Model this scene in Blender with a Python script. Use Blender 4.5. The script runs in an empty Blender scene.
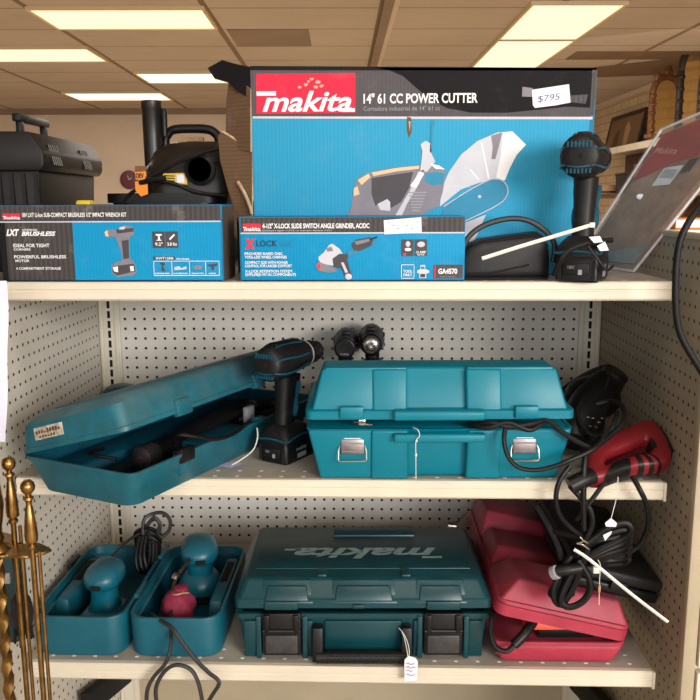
import bpy, bmesh, math, random
from mathutils import Vector, Matrix
random.seed(7)
S = .0254                      # everything below is written in inches
scene = bpy.context.scene
COL = scene.collection
R = math.radians
I4 = Matrix.Identity(4)

# ------------------------------------------------------------------ materials
def lin(c):
    f = lambda x: x/12.92 if x <= .04045 else ((x+.055)/1.055)**2.4
    return tuple(f(v/255) for v in c) + (1,)

class NT:
    def __init__(s, name):
        s.m = bpy.data.materials.new(name); s.m.use_nodes = True
        s.n = s.m.node_tree.nodes; s.l = s.m.node_tree.links
        s.b = s.n['Principled BSDF']
    def new(s, t, **k):
        n = s.n.new(t)
        for a, v in k.items(): setattr(n, a, v)
        return n
    def math(s, op, a, b=None, c=None, clamp=False):
        n = s.new('ShaderNodeMath', operation=op, use_clamp=clamp)
        for i, v in enumerate((a, b, c)):
            if v is None: continue
            if hasattr(v, 'links'): s.l.new(v, n.inputs[i])
            else: n.inputs[i].default_value = v
        return n.outputs[0]
    def mix(s, f, a, b):
        n = s.new('ShaderNodeMix', data_type='RGBA')
        for i, v in ((0, f), (6, a), (7, b)):
            if hasattr(v, 'links'): s.l.new(v, n.inputs[i])
            else: n.inputs[i].default_value = v
        return n.outputs[2]
    def noise(s, scale, detail=4, rough=.6, vec=None):
        n = s.new('ShaderNodeTexNoise'); n.inputs['Scale'].default_value = scale
        n.inputs['Detail'].default_value = detail; n.inputs['Roughness'].default_value = rough
        s.l.new(vec if vec else s.obj(), n.inputs['Vector'])
        return n.outputs['Fac']
    def obj(s):
        if not hasattr(s, '_tc'): s._tc = s.new('ShaderNodeTexCoord')
        return s._tc.outputs['Object']
    def xyz(s):
        if not hasattr(s, '_xyz'):
            n = s.new('ShaderNodeSeparateXYZ'); s.l.new(s.obj(), n.inputs[0])
            s._xyz = [s.math('MULTIPLY', o, 1/S) for o in n.outputs]
        return s._xyz
    def ramp(s, v, lo, hi):
        n = s.new('ShaderNodeMapRange'); n.inputs['From Min'].default_value = lo; n.inputs['From Max'].default_value = hi
        s.l.new(v, n.inputs['Value']); return n.outputs['Result']
    def bump(s, h, strength=.2, dist=.001):
        n = s.new('ShaderNodeBump'); n.inputs['Strength'].default_value = strength; n.inputs['Distance'].default_value = dist
        s.l.new(h, n.inputs['Height']); s.l.new(n.outputs[0], s.b.inputs['Normal'])
    def color(s, c):
        if hasattr(c, 'links'): s.l.new(c, s.b.inputs['Base Color'])
        else: s.b.inputs['Base Color'].default_value = c

def plain(name, c, rough=.5, metal=0, var=.12, scale=60, dust=0, dustc=(150,146,138), bump=0, spec=.5, coat=0):
    t = NT(name); base = lin(c)
    t.b.inputs['Roughness'].default_value = rough; t.b.inputs['Metallic'].default_value = metal
    t.b.inputs['Specular IOR Level'].default_value = spec
    if coat: t.b.inputs['Coat Weight'].default_value = coat
    out = base
    if var:
        n = t.noise(scale)
        dark = tuple(v*(1-var*1.5) for v in base[:3])+(1,); lite = tuple(min(1, v*(1+var)) for v in base[:3])+(1,)
        out = t.mix(t.ramp(n, .3, .7), dark, lite)
        if bump: t.bump(n, bump)
    if dust:
        g = t.new('ShaderNodeNewGeometry'); sx = t.new('ShaderNodeSeparateXYZ'); t.l.new(g.outputs['Normal'], sx.inputs[0])
        up = t.math('MULTIPLY_ADD', t.ramp(sx.outputs[2], .2, .95), .8, .2)
        f = t.math('MULTIPLY', t.math('MULTIPLY', up, dust), t.ramp(t.noise(18, 6, .7), .25, .75), clamp=True)
        out = t.mix(f, out, lin(dustc))
    t.color(out)
    return t.m

def emis(name, c, s):
    t = NT(name); t.color(lin(c)); t.b.inputs['Emission Color'].default_value = lin(c); t.b.inputs['Emission Strength'].default_value = s
    return t.m

def pegboard(name, ax, ay, ox, oy, c, r=.14):
    t = NT(name); p = t.xyz()
    def cell(v, o): return t.math('SUBTRACT', t.math('FRACT', t.math('ADD', v, .5-o+100)), .5)
    a, b = cell(p[ax], ox), cell(p[ay], oy)
    d = t.math('SQRT', t.math('ADD', t.math('MULTIPLY', a, a), t.math('MULTIPLY', b, b)))
    hole = t.math('LESS_THAN', d, r)
    n = t.noise(9, 5)
    base = t.mix(t.ramp(n, .3, .7), tuple(v*.9 for v in lin(c)[:3])+(1,), lin(c))
    t.color(t.mix(hole, base, lin((28,22,16))))
    t.b.inputs['Roughness'].default_value = .55
    t.bump(t.math('SUBTRACT', 1, t.math('SMOOTH_MIN', t.math('MULTIPLY', d, 1), r, .06)), .3, .002)
    return t.m

def wave_mat(name, c, axis='X', scale=30, strength=.25, rough=.7, var=.1, dark=.8, dirt=0):
    """printed corrugated board: faint flute lines"""
    t = NT(name); w = t.new('ShaderNodeTexWave', bands_direction=axis)
    w.inputs['Scale'].default_value = scale; w.inputs['Distortion'].default_value = .6; w.inputs['Detail'].default_value = 1
    t.l.new(t.obj(), w.inputs['Vector'])
    base = lin(c)
    o = t.mix(w.outputs['Fac'], tuple(v*dark for v in base[:3])+(1,), base)
    n = t.noise(14, 6, .7)
    o = t.mix(t.math('MULTIPLY', t.ramp(n, .55, .8), var), o, lin((190,185,180)))
    t.color(o); t.b.inputs['Roughness'].default_value = rough; t.b.inputs['Specular IOR Level'].default_value = .25
    t.bump(w.outputs['Fac'], strength, .0006)
    return t.m

M = {}
M['cream'] = plain('cream_enamel', (222,212,192), .38, var=.05, scale=6)
M['cream2'] = plain('cream_enamel_upright', (226,218,200), .42, var=.05, scale=8)
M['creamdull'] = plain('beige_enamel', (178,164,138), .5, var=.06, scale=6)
M['slot'] = plain('slot_shadow', (14,12,10), .9, var=0)
M['pegback'] = pegboard('pegboard_back', 0, 2, .5, 0, (230,224,214))
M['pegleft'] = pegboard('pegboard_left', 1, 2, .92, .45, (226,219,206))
M['pegright'] = pegboard('pegboard_right_shaded', 1, 2, .13, .194, (166,153,132))  # darker than the left board: its backlit shade is in the base colour
def deck_mat():
    t = NT('grey_deck'); p = t.xyz()
    def cell(v, k): return t.math('SUBTRACT', t.math('FRACT', t.math('ADD', t.math('MULTIPLY', v, k), 100)), .5)
    a, b = cell(p[0], .6), cell(p[1], .8)
    d = t.math('SQRT', t.math('ADD', t.math('MULTIPLY', a, a), t.math('MULTIPLY', b, b)))
    near = t.math('LESS_THAN', p[1], -8.4)
    hole = t.math('MULTIPLY', t.math('LESS_THAN', d, .1), near)
    base = t.mix(t.ramp(t.noise(12, 5), .3, .7), lin((150,143,132)), lin((180,172,160)))
    t.color(t.mix(hole, base, lin((255,255,250)))); t.b.inputs['Roughness'].default_value = .6
    return t.m
M['deck'] = deck_mat()
M['teal'] = plain('teal_plastic', (0,120,140), .38, var=.04, scale=10, spec=.35)
M['teald'] = plain('dusty_teal_plastic', (0,98,116), .45, var=.2, scale=22, dust=.6, dustc=(112,116,112))
M['tealin'] = plain('teal_case_inside', (0,74,94), .5, var=.15, scale=14)
M['teals'] = plain('sander_case_teal', (0,90,108), .45, var=.1, scale=14, dust=.12)
M['tealt'] = plain('sander_teal', (0,98,118), .35, var=.1, scale=24, dust=.25, dustc=(120,140,140))
M['tealk'] = plain('dark_teal_plastic', (0,60,68), .36, var=.12, scale=14, dust=.1, dustc=(96,112,112))
M['teala'] = plain('teal_accent', (10,76,96), .4, var=.05)
M['blk'] = plain('black_plastic', (17,16,17), .42, var=.2, scale=40, spec=.35)
M['blk2'] = plain('dark_rubber', (21,20,21), .5, spec=.35, var=.15, scale=60, dust=.06, dustc=(90,86,82))
M['blk3'] = plain('soft_black_fabric', (22,22,24), .6, var=.2, scale=90, bump=.2)
M['vac'] = plain('vac_black', (30,25,21), .38, var=.12, scale=30)
M['tbox'] = plain('toolbox_black', (26,23,22), .5, var=.1, scale=30, spec=.3)
M['cord'] = plain('black_cord_rubber', (16,15,16), .5, var=.1, spec=.3)
M['cordg'] = plain('grey_cord_rubber', (46,43,45), .5, var=.1)
M['red'] = plain('red_case_plastic', (182,48,72), .52, var=.14, scale=16, dust=1.2, dustc=(104,58,66))  # dust tint kept dark: real dust plus painted shade from the shelf above
M['redd'] = plain('red_tool_paint', (124,20,30), .4, var=.1, scale=20, dust=.15, dustc=(120,70,66))
M['maroon'] = plain('maroon_cloth', (142,36,66), .8, var=.25, scale=60, bump=.4)
M['orange'] = plain('orange_plastic', (230,70,36), .4, var=.05)
M['steel'] = plain('bright_steel', (205,200,195), .25, 1, var=.08)
M['latch'] = plain('latch_steel', (140,130,128), .4, 1, var=.15, scale=70)
M['brass'] = plain('antique_brass', (158,124,72), .3, 1, var=.3, scale=40)
M['iron'] = plain('dark_iron', (62,56,58), .6, .6, var=.2)
M['white'] = plain('white_paper', (232,230,238), .7, var=.03)
M['papers'] = plain('hanging_paper', (226,226,244), .7, var=.03)
M['tie'] = plain('white_nylon', (222,222,214), .4, var=.03)
M['ink'] = plain('ink', (70,70,120), .7, var=0)
M['inkd'] = plain('dark_ink', (38,36,40), .7, var=0)
M['kraft'] = wave_mat('kraft_board', (112,86,63), 'Z', 40, .3, .85, .15, .85)
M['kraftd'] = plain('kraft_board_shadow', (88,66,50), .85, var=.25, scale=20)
M['kraftedge'] = plain('torn_board_edge', (186,160,130), .9, var=.25, scale=120)
M['ctealbig'] = wave_mat('carton_teal', (46,154,196), 'X', 44, .2, .65, .1, .94)
M['cteal'] = wave_mat('carton_teal_print', (0,142,194), 'X', 52, .15, .6, .08, .93)
M['cteal2'] = wave_mat('carton_teal_end', (10,110,150), 'Y', 30, .25, .5, .2, .9)
M['cblk'] = wave_mat('carton_black_print', (20,17,20), 'X', 44, .2, .75, .05, .85)
M['cgry'] = wave_mat('carton_grey_print', (84,80,84), 'X', 44, .2, .7, .1, .9)
M['cgry2'] = wave_mat('carton_dark_print', (72,68,68), 'X', 34, .4, .5, .4, .7)
M['cred'] = wave_mat('carton_red_print', (218,40,70), 'X', 44, .15, .65, .12, .94)
M['pwhite'] = plain('print_white', (236,236,238), .6, var=0)
M['pgrey'] = plain('print_grey', (150,150,156), .6, var=0)
M['plgrey'] = plain('print_light_grey', (196,198,208), .6, var=.05, scale=20)
M['pmid'] = plain('print_mid_grey', (126,122,134), .6, var=.08, scale=30)
M['pdark'] = plain('print_dark_grey', (64,60,66), .6, var=.08, scale=30)
M['ptan'] = plain('print_tan', (226,190,150), .6, var=0)
M['pteal'] = plain('print_teal', (24,132,170), .6, var=.05)
M['pred'] = plain('print_red', (226,44,64), .6, var=0)
M['torn'] = plain('torn_print', (196,170,150), .8, var=.2)
M['wood'] = plain('dark_carved_wood', (34,22,16), .5, var=.3, scale=24)
M['woodm'] = plain('brown_carved_wood', (112,70,40), .5, var=.3, scale=24)
M['mirror'] = plain('old_mirror_glass', (226,190,130), .12, .85, var=.05)
M['tan'] = plain('tan_felt', (176,142,104), .9, var=.1)
M['yellow'] = plain('yellow_label', (226,190,40), .5, var=.03)
M['orangel'] = plain('orange_label', (238,140,30), .6, var=.03)
M['logo'] = plain('embossed_grey_logo', (150,176,174), .5, var=.1)
M['pad'] = plain('sanding_pad', (32,30,32), .8, var=.2)

def ceil_mat():
    t = NT('ceiling_tiles'); p = t.xyz()
    def edge(v, per, off, w):
        q = t.math('FRACT', t.math('ADD', t.math('MULTIPLY', t.math('SUBTRACT', v, off), 1/per), 100))
        return t.math('LESS_THAN', t.math('MULTIPLY', t.math('ABSOLUTE', t.math('SUBTRACT', q, .5)), -1), -(.5-w/per/1))
    e = t.math('MAXIMUM', edge(p[0], 48, 12, .9), edge(p[1], 27.2, 235.5, .35))
    n = t.noise(.9, 4); n2 = t.noise(3, 3)
    base = t.mix(t.ramp(n, .35, .7), lin((178,160,142)), lin((188,171,154)))
    base = t.mix(t.math('MULTIPLY', t.ramp(n2, .62, .8), .25), base, lin((150,112,78)))
    t.color(t.mix(e, base, lin((124,100,76)))); t.b.inputs['Roughness'].default_value = .9
    return t.m
M['ceil'] = ceil_mat()
M['stain'] = plain('stained_tile', (124,94,66), .9, var=.2, scale=1.5)
M['stain2'] = plain('darker_tile', (138,116,96), .9, var=.1, scale=2)
M['wallb'] = plain('cream_wall_paint', (206,186,166), .8, var=.04, scale=2)
def brick_mat():
    t = NT('painted_block_wall'); b = t.new('ShaderNodeTexBrick')
    b.inputs['Scale'].default_value = 1; b.inputs['Brick Width'].default_value = .3; b.inputs['Row Height'].default_value = .1
    b.inputs['Mortar Size'].default_value = .008
    b.inputs['Color1'].default_value = lin((204,184,152)); b.inputs['Color2'].default_value = lin((196,176,144)); b.inputs['Mortar'].default_value = lin((170,148,116))
    mp = t.new('ShaderNodeCombineXYZ'); sx = t.new('ShaderNodeSeparateXYZ'); t.l.new(t.obj(), sx.inputs[0])
    t.l.new(sx.outputs[1], mp.inputs[0]); t.l.new(sx.outputs[2], mp.inputs[1]); t.l.new(mp.outputs[0], b.inputs['Vector'])
    t.color(b.outputs[0]); t.b.inputs['Roughness'].default_value = .8
    return t.m
M['brick'] = brick_mat()
M['floor'] = plain('vinyl_floor', (190,176,154), .5, var=.1, scale=3)
M['lamp'] = emis('fluorescent_diffuser', (255,234,194), 1.0)
M['lamp2'] = emis('fluorescent_diffuser_cool', (255,246,226), 1.15)
M['lampframe'] = plain('lamp_frame', (205,180,140), .5, var=0)
def bag_mat():
    t = NT('worn_blister_print')
    n = t.noise(14, 6, .65); n2 = t.noise(30, 3)
    o = t.mix(t.ramp(n, .3, .65), lin((104,76,58)), lin((150,122,98)))
    o = t.mix(t.math('MULTIPLY', t.ramp(n2, .55, .75), .35), o, lin((118,116,106)))
    t.color(o); t.b.inputs['Roughness'].default_value = .4; t.b.inputs['Coat Weight'].default_value = .08
    return t.m
M['bagprint'] = bag_mat()
M['bagred'] = plain('red_blister_header', (140,44,44), .4, var=.2, scale=12)
M['bagfaint'] = plain('faded_lettering', (176,120,112), .3, var=.1)
def clear_mat():
    t = NT('clear_plastic'); t.b.inputs['Base Color'].default_value = (.95, .95, .98, 1)
    t.b.inputs['Roughness'].default_value = .12; t.b.inputs['Alpha'].default_value = .07; t.b.inputs['Specular IOR Level'].default_value = .2
    return t.m
M['clear'] = clear_mat()
M['baggrey'] = plain('grey_blister_tray', (120,124,122), .4, var=.1)
M['plastedge'] = plain('plastic_fold', (206,200,200), .15, var=.1)

# ------------------------------------------------------------------ mesh builder
def FR(x, y, z, rot=0):   # text frame: local XY -> world XZ, facing -Y
    return Matrix.Translation((x, y, z)) @ Matrix.Rotation(R(90), 4, 'X') @ Matrix.Rotation(R(rot), 4, 'Z')
def T(x, y, z): return Matrix.Translation((x, y, z))
def RX(a): return Matrix.Rotation(R(a), 4, 'X')
def RY(a): return Matrix.Rotation(R(a), 4, 'Y')
def RZ(a): return Matrix.Rotation(R(a), 4, 'Z')

def rr(w, d, r, n=4, cx=0, cy=0):
    pts = []
    for (sx, sy, a0) in ((1,1,0), (-1,1,90), (-1,-1,180), (1,-1,270)):
        for k in range(n+1):
            a = R(a0+90*k/n)
            pts.append((cx+sx*(w/2-r)+r*math.cos(a), cy+sy*(d/2-r)+r*math.sin(a)))
    return pts

def catmull(P, sub=6, closed=False):
    P = [Vector(p) for p in P]; n = len(P); out = []
    rng = range(n if closed else n-1)
    for i in rng:
        if closed: a, b, c, d = P[i-1], P[i], P[(i+1) % n], P[(i+2) % n]
        else: a, b, c, d = P[max(i-1, 0)], P[i], P[i+1], P[min(i+2, n-1)]
        for k in range(sub):
            t = k/sub
            out.append(.5*((2*b)+(c-a)*t+(2*a-5*b+4*c-d)*t*t+(3*b-a-3*c+d)*t**3))
    if not closed: out.append(P[-1])
    return out

class MB:
    def __init__(s): s.v = []; s.f = []; s.fm = []; s.mats = []
    def mi(s, m):
        m = M[m] if isinstance(m, str) else m
        if m not in s.mats: s.mats.append(m)
        return s.mats.index(m)
    def add(s, vs, fs, m, X=None):
        o = len(s.v); k = s.mi(m)
        for p in vs:
            p = Vector(p); s.v.append(X @ p if X else p)
        for f in fs: s.f.append([i+o for i in f]); s.fm.append(k)
        return s
    def bm(s, b, m, X=None):
        b.verts.ensure_lookup_table(); b.verts.index_update()
        s.add([v.co.copy() for v in b.verts], [[v.index for v in f.verts] for f in b.faces], m, X); b.free(); return s
    def hexa(s, q, m, bev=0, seg=2, X=None):
        b = bmesh.new(); vs = [b.verts.new(p) for p in q]
        for f in ((0,3,2,1), (4,5,6,7), (0,1,5,4), (1,2,6,5), (2,3,7,6), (3,0,4,7)): b.faces.new([vs[i] for i in f])
        if bev: bmesh.ops.bevel(b, geom=list(b.edges), offset=bev, segments=seg, profile=.5, affect='EDGES', clamp_overlap=True)
        return s.bm(b, m, X)
    def box(s, x0, x1, y0, y1, z0, z1, m, bev=0, seg=2, X=None):
        return s.hexa([(x0,y0,z0), (x1,y0,z0), (x1,y1,z0), (x0,y1,z0), (x0,y0,z1), (x1,y0,z1), (x1,y1,z1), (x0,y1,z1)], m, bev, seg, X)
    def frus(s, b, t, z0, z1, m, bev=0, seg=2, X=None):   # b,t = (x0,x1,y0,y1) at z0 and z1
        return s.hexa([(b[0],b[2],z0), (b[1],b[2],z0), (b[1],b[3],z0), (b[0],b[3],z0), (t[0],t[2],z1), (t[1],t[2],z1), (t[1],t[3],z1), (t[0],t[3],z1)], m, bev, seg, X)
    def prism(s, pts, ax, a, c, m, bev=0, X=None):
        mk = {'x': lambda p, h: (h, p[0], p[1]), 'y': lambda p, h: (p[0], h, p[1]), 'z': lambda p, h: (p[0], p[1], h)}[ax]
        b = bmesh.new(); A = [b.verts.new(mk(p, a)) for p in pts]; B = [b.verts.new(mk(p, c)) for p in pts]; n = len(pts)
        b.faces.new(A); b.faces.new(B[::-1])
        for i in range(n): b.faces.new((A[i], B[i], B[(i+1) % n], A[(i+1) % n]))
        bmesh.ops.recalc_face_normals(b, faces=list(b.faces))
        if bev: bmesh.ops.bevel(b, geom=list(b.edges), offset=bev, segments=2, profile=.5, affect='EDGES', clamp_overlap=True)
        return s.bm(b, m, X)
    def loft(s, rings, m, c0=True, c1=True, X=None, close=False):
        n = len(rings[0]); vs = [p for r in rings for p in r]; fs = []
        for k in range(len(rings)-1):
            for i in range(n):
                j = (i+1) % n; fs.append((k*n+i, k*n+j, (k+1)*n+j, (k+1)*n+i))
        if c0: fs.append(tuple(range(n))[::-1])
        if c1: fs.append(tuple((len(rings)-1)*n+i for i in range(n)))
        return s.add(vs, fs, m, X)
    def shell(s, lv, m, n=4, X=None, c1=True, c0=True):   # lv: list of (z, w, d, r[, cx, cy])
        return s.loft([[(x, y, l[0]) for x, y in rr(l[1], l[2], l[3], n, *(l[4:6] if len(l) > 4 else (0, 0)))] for l in lv], m, X=X, c0=c0, c1=c1)
    def lathe(s, prof, m, n=20, X=None):
        return s.loft([[(r*math.cos(2*math.pi*i/n), r*math.sin(2*math.pi*i/n), h) for i in range(n)] for r, h in prof], m, X=X)
    def ell(s, c, r, m, n=18, k=10, X=None, pw=1):
        rings = []
        for j in range(k+1):
            a = -math.pi/2+math.pi*j/k; q = max(math.cos(a), .02)**pw
            rings.append([(c[0]+r[0]*q*math.cos(2*math.pi*i/n), c[1]+r[1]*q*math.sin(2*math.pi*i/n), c[2]+r[2]*math.sin(a)) for i in range(n)])
        return s.loft(rings, m, X=X)
    def tube(s, P, r, m, n=8, sub=6, closed=False, X=None, flat=None):
        P = catmull(P, sub, closed) if sub > 1 else [Vector(p) for p in P]
        rings = []; up = Vector((0, 0, 1)); N = len(P); prev = None
        for i, p in enumerate(P):
            if closed: t = (P[(i+1) % N]-P[i-1])
            else: t = (P[min(i+1, N-1)]-P[max(i-1, 0)])
            if t.length < 1e-9: t = Vector((0, 0, 1))
            t.normalize()
            if prev is None:
                a = up if abs(t.dot(up)) < .9 else Vector((1, 0, 0)); u = (a-t*a.dot(t)).normalized()
            else:
                u = prev-t*prev.dot(t); u = u.normalized() if u.length > 1e-6 else prev
            prev = u; w = t.cross(u)
            rad = r(i/(N-1)) if callable(r) else r
            f = flat or 1
            rings.append([p+(u*math.cos(2*math.pi*k/n)+w*f*math.sin(2*math.pi*k/n))*rad for k in range(n)])
        if closed: rings.append(rings[0]); return s.loft(rings, m, False, False, X)
        return s.loft(rings, m, X=X)
    def poly(s, pts, m, X=None):
        return s.add([(p[0], p[1], p[2] if len(p) > 2 else 0) for p in pts], [tuple(range(len(pts)))], m, X)
    def rect(s, x0, x1, z0, z1, y, m):
        return s.add([(x0,y,z0), (x1,y,z0), (x1,y,z1), (x0,y,z1)], [(0,1,2,3)], m)
    def text(s, body, m, X, h=1, w=None, shear=0, off=0, align='LEFT', sp=1):
        """flat lettering; h = cap height, w = total width to fit"""
        c = bpy.data.curves.new('lettering', 'FONT'); c.body = body; c.size = 1; c.shear = shear; c.offset = off; c.fill_mode = 'FRONT'
        c.resolution_u = 3; c.space_character = sp
        o = bpy.data.objects.new('lettering', c); COL.objects.link(o)
        dg = bpy.context.evaluated_depsgraph_get(); me = bpy.data.meshes.new_from_object(o.evaluated_get(dg))
        vs = [v.co.copy() for v in me.vertices]; fs = [tuple(p.vertices) for p in me.polygons]
        bpy.data.objects.remove(o); bpy.data.curves.remove(c); bpy.data.meshes.remove(me)
        if not vs: return s
        x0 = min(v.x for v in vs); x1 = max(v.x for v in vs)
        ky = h/.7; kx = (w/(x1-x0)) if w else ky
        ox = {'LEFT': x0, 'CENTER': (x0+x1)/2, 'RIGHT': x1}[align]
        return s.add([((v.x-ox)*kx, v.y*ky, 0) for v in vs], fs, m, X)
    def obj(s, name, parent=None, label=None, world=False, at=None, sharp=38):
        o0 = Vector((0, 0, 0))
        if world and parent is not None: o0 = Vector(ORG[parent.name])
        elif at is not None: o0 = Vector(at)
        me = bpy.data.meshes.new(name)
        me.from_pydata([(p-o0)*S for p in s.v], [], s.f)
        for m in s.mats: me.materials.append(m)
        me.polygons.foreach_set('material_index', s.fm)
        b = bmesh.new(); b.from_mesh(me)
        bmesh.ops.recalc_face_normals(b, faces=[f for f in b.faces])
        b.to_mesh(me); b.free()
        me.polygons.foreach_set('use_smooth', [True]*len(me.polygons))
        me.set_sharp_from_angle(angle=R(sharp)); me.update()
        o = bpy.data.objects.new(name, me); COL.objects.link(o)
        if parent is not None: o.parent = parent
        elif at is not None: o.location = o0*S
        if label: o['label'] = label
        return o

ORG = {}
def thing(name, label, cat, loc=(0, 0, 0), rz=0, group=None, rx=0, ry=0):
    o = bpy.data.objects.new(name, None); COL.objects.link(o); o.empty_display_size = .05
    o.location = Vector(loc)*S; o.rotation_euler = (R(rx), R(ry), R(rz)); ORG[o.name] = tuple(loc)
    return tag(o, label, cat, group)
def tag(o, label, cat, group=None):
    o['label'] = label; o['category'] = cat
    if group: o['group'] = group
    return o
def structure(o): o['kind'] = 'structure'; return o
def dup(root, loc, rz=0, label=None, rx=0, ry=0):
    r = root.copy(); COL.objects.link(r); r.location = Vector(loc)*S; r.rotation_euler = (R(rx), R(ry), R(rz))
    if label: r['label'] = label
    for ch in list(root.children):
        c = ch.copy(); COL.objects.link(c); c.parent = r
        for g in list(ch.children):
            d = g.copy(); COL.objects.link(d); d.parent = c
    return r

# ------------------------------------------------------------------ camera (inches; floor z=0, back panel y=0)
CAM = Vector((3.038, -81.1526, 60.2971)); YAW, PIT, ROL, FPX = .0343, .176, -.0041, 818.
_f0 = Vector((-math.sin(YAW), math.cos(YAW), 0)); _r0 = Vector((math.cos(YAW), math.sin(YAW), 0)); _up = Vector((0, 0, 1))
FW = _f0*math.cos(PIT)-_up*math.sin(PIT); _u = _up*math.cos(PIT)+_f0*math.sin(PIT)
RT = _r0*math.cos(ROL)+_u*math.sin(ROL); UP = _u*math.cos(ROL)-_r0*math.sin(ROL)
cd = bpy.data.cameras.new('camera'); cam = bpy.data.objects.new('camera', cd); COL.objects.link(cam)
cd.sensor_width = 36; cd.lens = FPX/700*36; cd.clip_start = .02; cd.clip_end = 100
mw = Matrix((RT, UP, -FW)).transposed().to_4x4(); mw.translation = CAM*S; cam.matrix_world = mw
scene.camera = cam
def at(u, v, Y):
    """the point of depth Y (inches in front of/behind the back panel) that the photo shows at (u, v)"""
    d = FW+RT*((u-350)/FPX)-UP*((v-350)/FPX)
    return CAM+d*((Y-CAM.y)/d.y)
def path(*p): return [at(*q) for q in p]

# ------------------------------------------------------------------ the room (axes turned a little against the shelving)
TH = .0465
def room(o):
    o.location = Vector((CAM.x, CAM.y, 0))*S; o.rotation_euler = (0, 0, TH); return o
def rpt(x, y, z):
    c, s = math.cos(TH), math.sin(TH)
    return (CAM.x+x*c-y*s, CAM.y+x*s+y*c, z)
CZ = 113
b = MB(); b.box(-300, 146, -200, 480, CZ, CZ+2, 'ceil'); structure(room(b.obj('ceiling')))
b = MB(); b.box(-300, 146, -200, 480, -2, 0, 'floor'); structure(room(b.obj('floor')))
b = MB(); b.box(-300, 146, 472, 476, 0, CZ, 'wallb'); structure(room(b.obj('wall_back')))
b = MB(); b.box(142, 146, -200, 472, 0, CZ, 'brick'); structure(room(b.obj('wall_right')))
b = MB(); b.box(-304, -300, -200, 472, 0, CZ, 'wallb'); structure(room(b.obj('wall_left')))
b = MB(); b.box(139.6, 142, -200, 472, CZ-2.2, CZ, 'wallb'); structure(room(b.obj('trim_1')))
b = MB(); b.box(-300, 142, 469.5, 472, CZ-3, CZ, 'stain2'); structure(room(b.obj('trim_2')))
# darker tiles of the ceiling (stains and a plain darker run)
b = MB(); b.box(84, 141, 300, 316, CZ-.15, CZ+.1, 'stain'); b.poly([(96, 338, CZ-.1), (141, 300, CZ-.1), (141, 352, CZ-.1), (104, 362, CZ-.1)], 'stain'); structure(room(b.obj('trim_3')))
b = MB(); b.box(-34, -9, 263, 290, CZ-.15, CZ+.1, 'stain2'); structure(room(b.obj('trim_4')))
b = MB(); b.box(12, 14.6, -150, 470, CZ-1.4, CZ, 'stain2'); b.box(14.6, 16.2, -150, 470, CZ-.6, CZ, 'wallb'); structure(room(b.obj('trim_5')))

def lamp(x0, x1, y0, y1, label, m):
    r = thing('ceiling_light', label, 'ceiling light', rpt((x0+x1)/2, (y0+y1)/2, CZ-1.2), TH/math.pi*180, 'fluorescent ceiling lights')
    w, d = (x1-x0)/2, (y1-y0)/2
    f = MB()
    for q in ((-w, w, -d, -d+.8), (-w, w, d-.8, d), (-w, -w+.8, -d+.8, d-.8), (w-.8, w, -d+.8, d-.8)): f.box(*q, .2, 1.3, 'lampframe')
    f.obj('frame', r)
    g = MB(); g.box(-w+.8, w-.8, -d+.8, d-.8, .5, .9, m); g.obj('diffuser', r)
    return r
lamp(-84, -36, 233, 259, 'long warm fluorescent ceiling light nearest above the carton row, left of centre', 'lamp')
lamp(-132, -84, 289, 315, 'warm ceiling light cut off by the left edge of the photo', 'lamp')
lamp(-82, -34, 342, 369, 'ceiling light whose right end is hidden behind the torn carton flap', 'lamp2')
lamp(-130, -83, 400, 428, 'farthest ceiling light, directly above the black shop vacuum and toolbox', 'lamp2')
lamp(51, 77, 228, 275.6, 'ceiling light at the top edge, nearer one of the two end-to-end lights', 'lamp')
lamp(51, 77, 276.4, 333, 'ceiling light above the big power cutter carton, farther of two end-to-end lights', 'lamp')

# right wall: long display shelf, what stands on it, and the clutter below
sh = thing('wall_shelf', 'long cream display shelf on the right hand wall in the background', 'shelf', rpt(133, 320, 0), TH*180/math.pi)
f = MB(); f.box(-8, 8.8, -120, 90, 83.5, 85.2, 'cream', .2); f.box(-8.2, -7.8, -120, 90, 82.6, 85.4, 'cream'); f.obj('shelf_board', sh)
f = MB(); f.box(-8, 8.8, -120, 90, 63, 64.5, 'woodm', .2); f.obj('lower_board', sh)
f = MB(); f.box(7.6, 8.8, -120, 90, 20, 83.4, 'kraftd'); f.obj('back_board', sh)
for yy in (-70, 8):
    f = MB(); f.prism([(-7, 83.5), (8.6, 83.5), (8.6, 70)], 'y', yy-.6, yy+.6, 'creamdull'); f.obj('bracket', sh)
    f = MB(); f.box(-7.5, 8.6, yy-.8, yy+.8, 0, 63, 'woodm'); f.obj('support', sh)

pf = thing('picture_frame', 'dark framed picture leaning on the wall shelf, beside the carved mirrors', 'picture frame', rpt(134.5, 403, 85.4), TH*180/math.pi, rx=0)
q = RY(12)
f = MB()
for a in ((-24, 24, 0, 2), (-24, 24, 16, 18), (-24, -22, 2, 16), (22, 24, 2, 16)): f.box(0, .9, a[0], a[1], a[2], a[3], 'wood', .15, X=q)
f.obj('frame', pf)
f = MB(); f.box(.3, .6, -22, 22, 2, 16, plain('picture_mat', (120, 92, 62), .7), X=q); f.poly([(.25, -8, 2.4), (.25, -3, 2.4), (.25, -1, 11), (.25, -4, 14), (.25, -9, 10)], 'tan', X=q); f.poly([(.25, 5, 2.2), (.25, 14, 2.2), (.25, 11, 9), (.25, 6, 11)], 'kraftd', X=q); f.obj('picture', pf)

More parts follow.
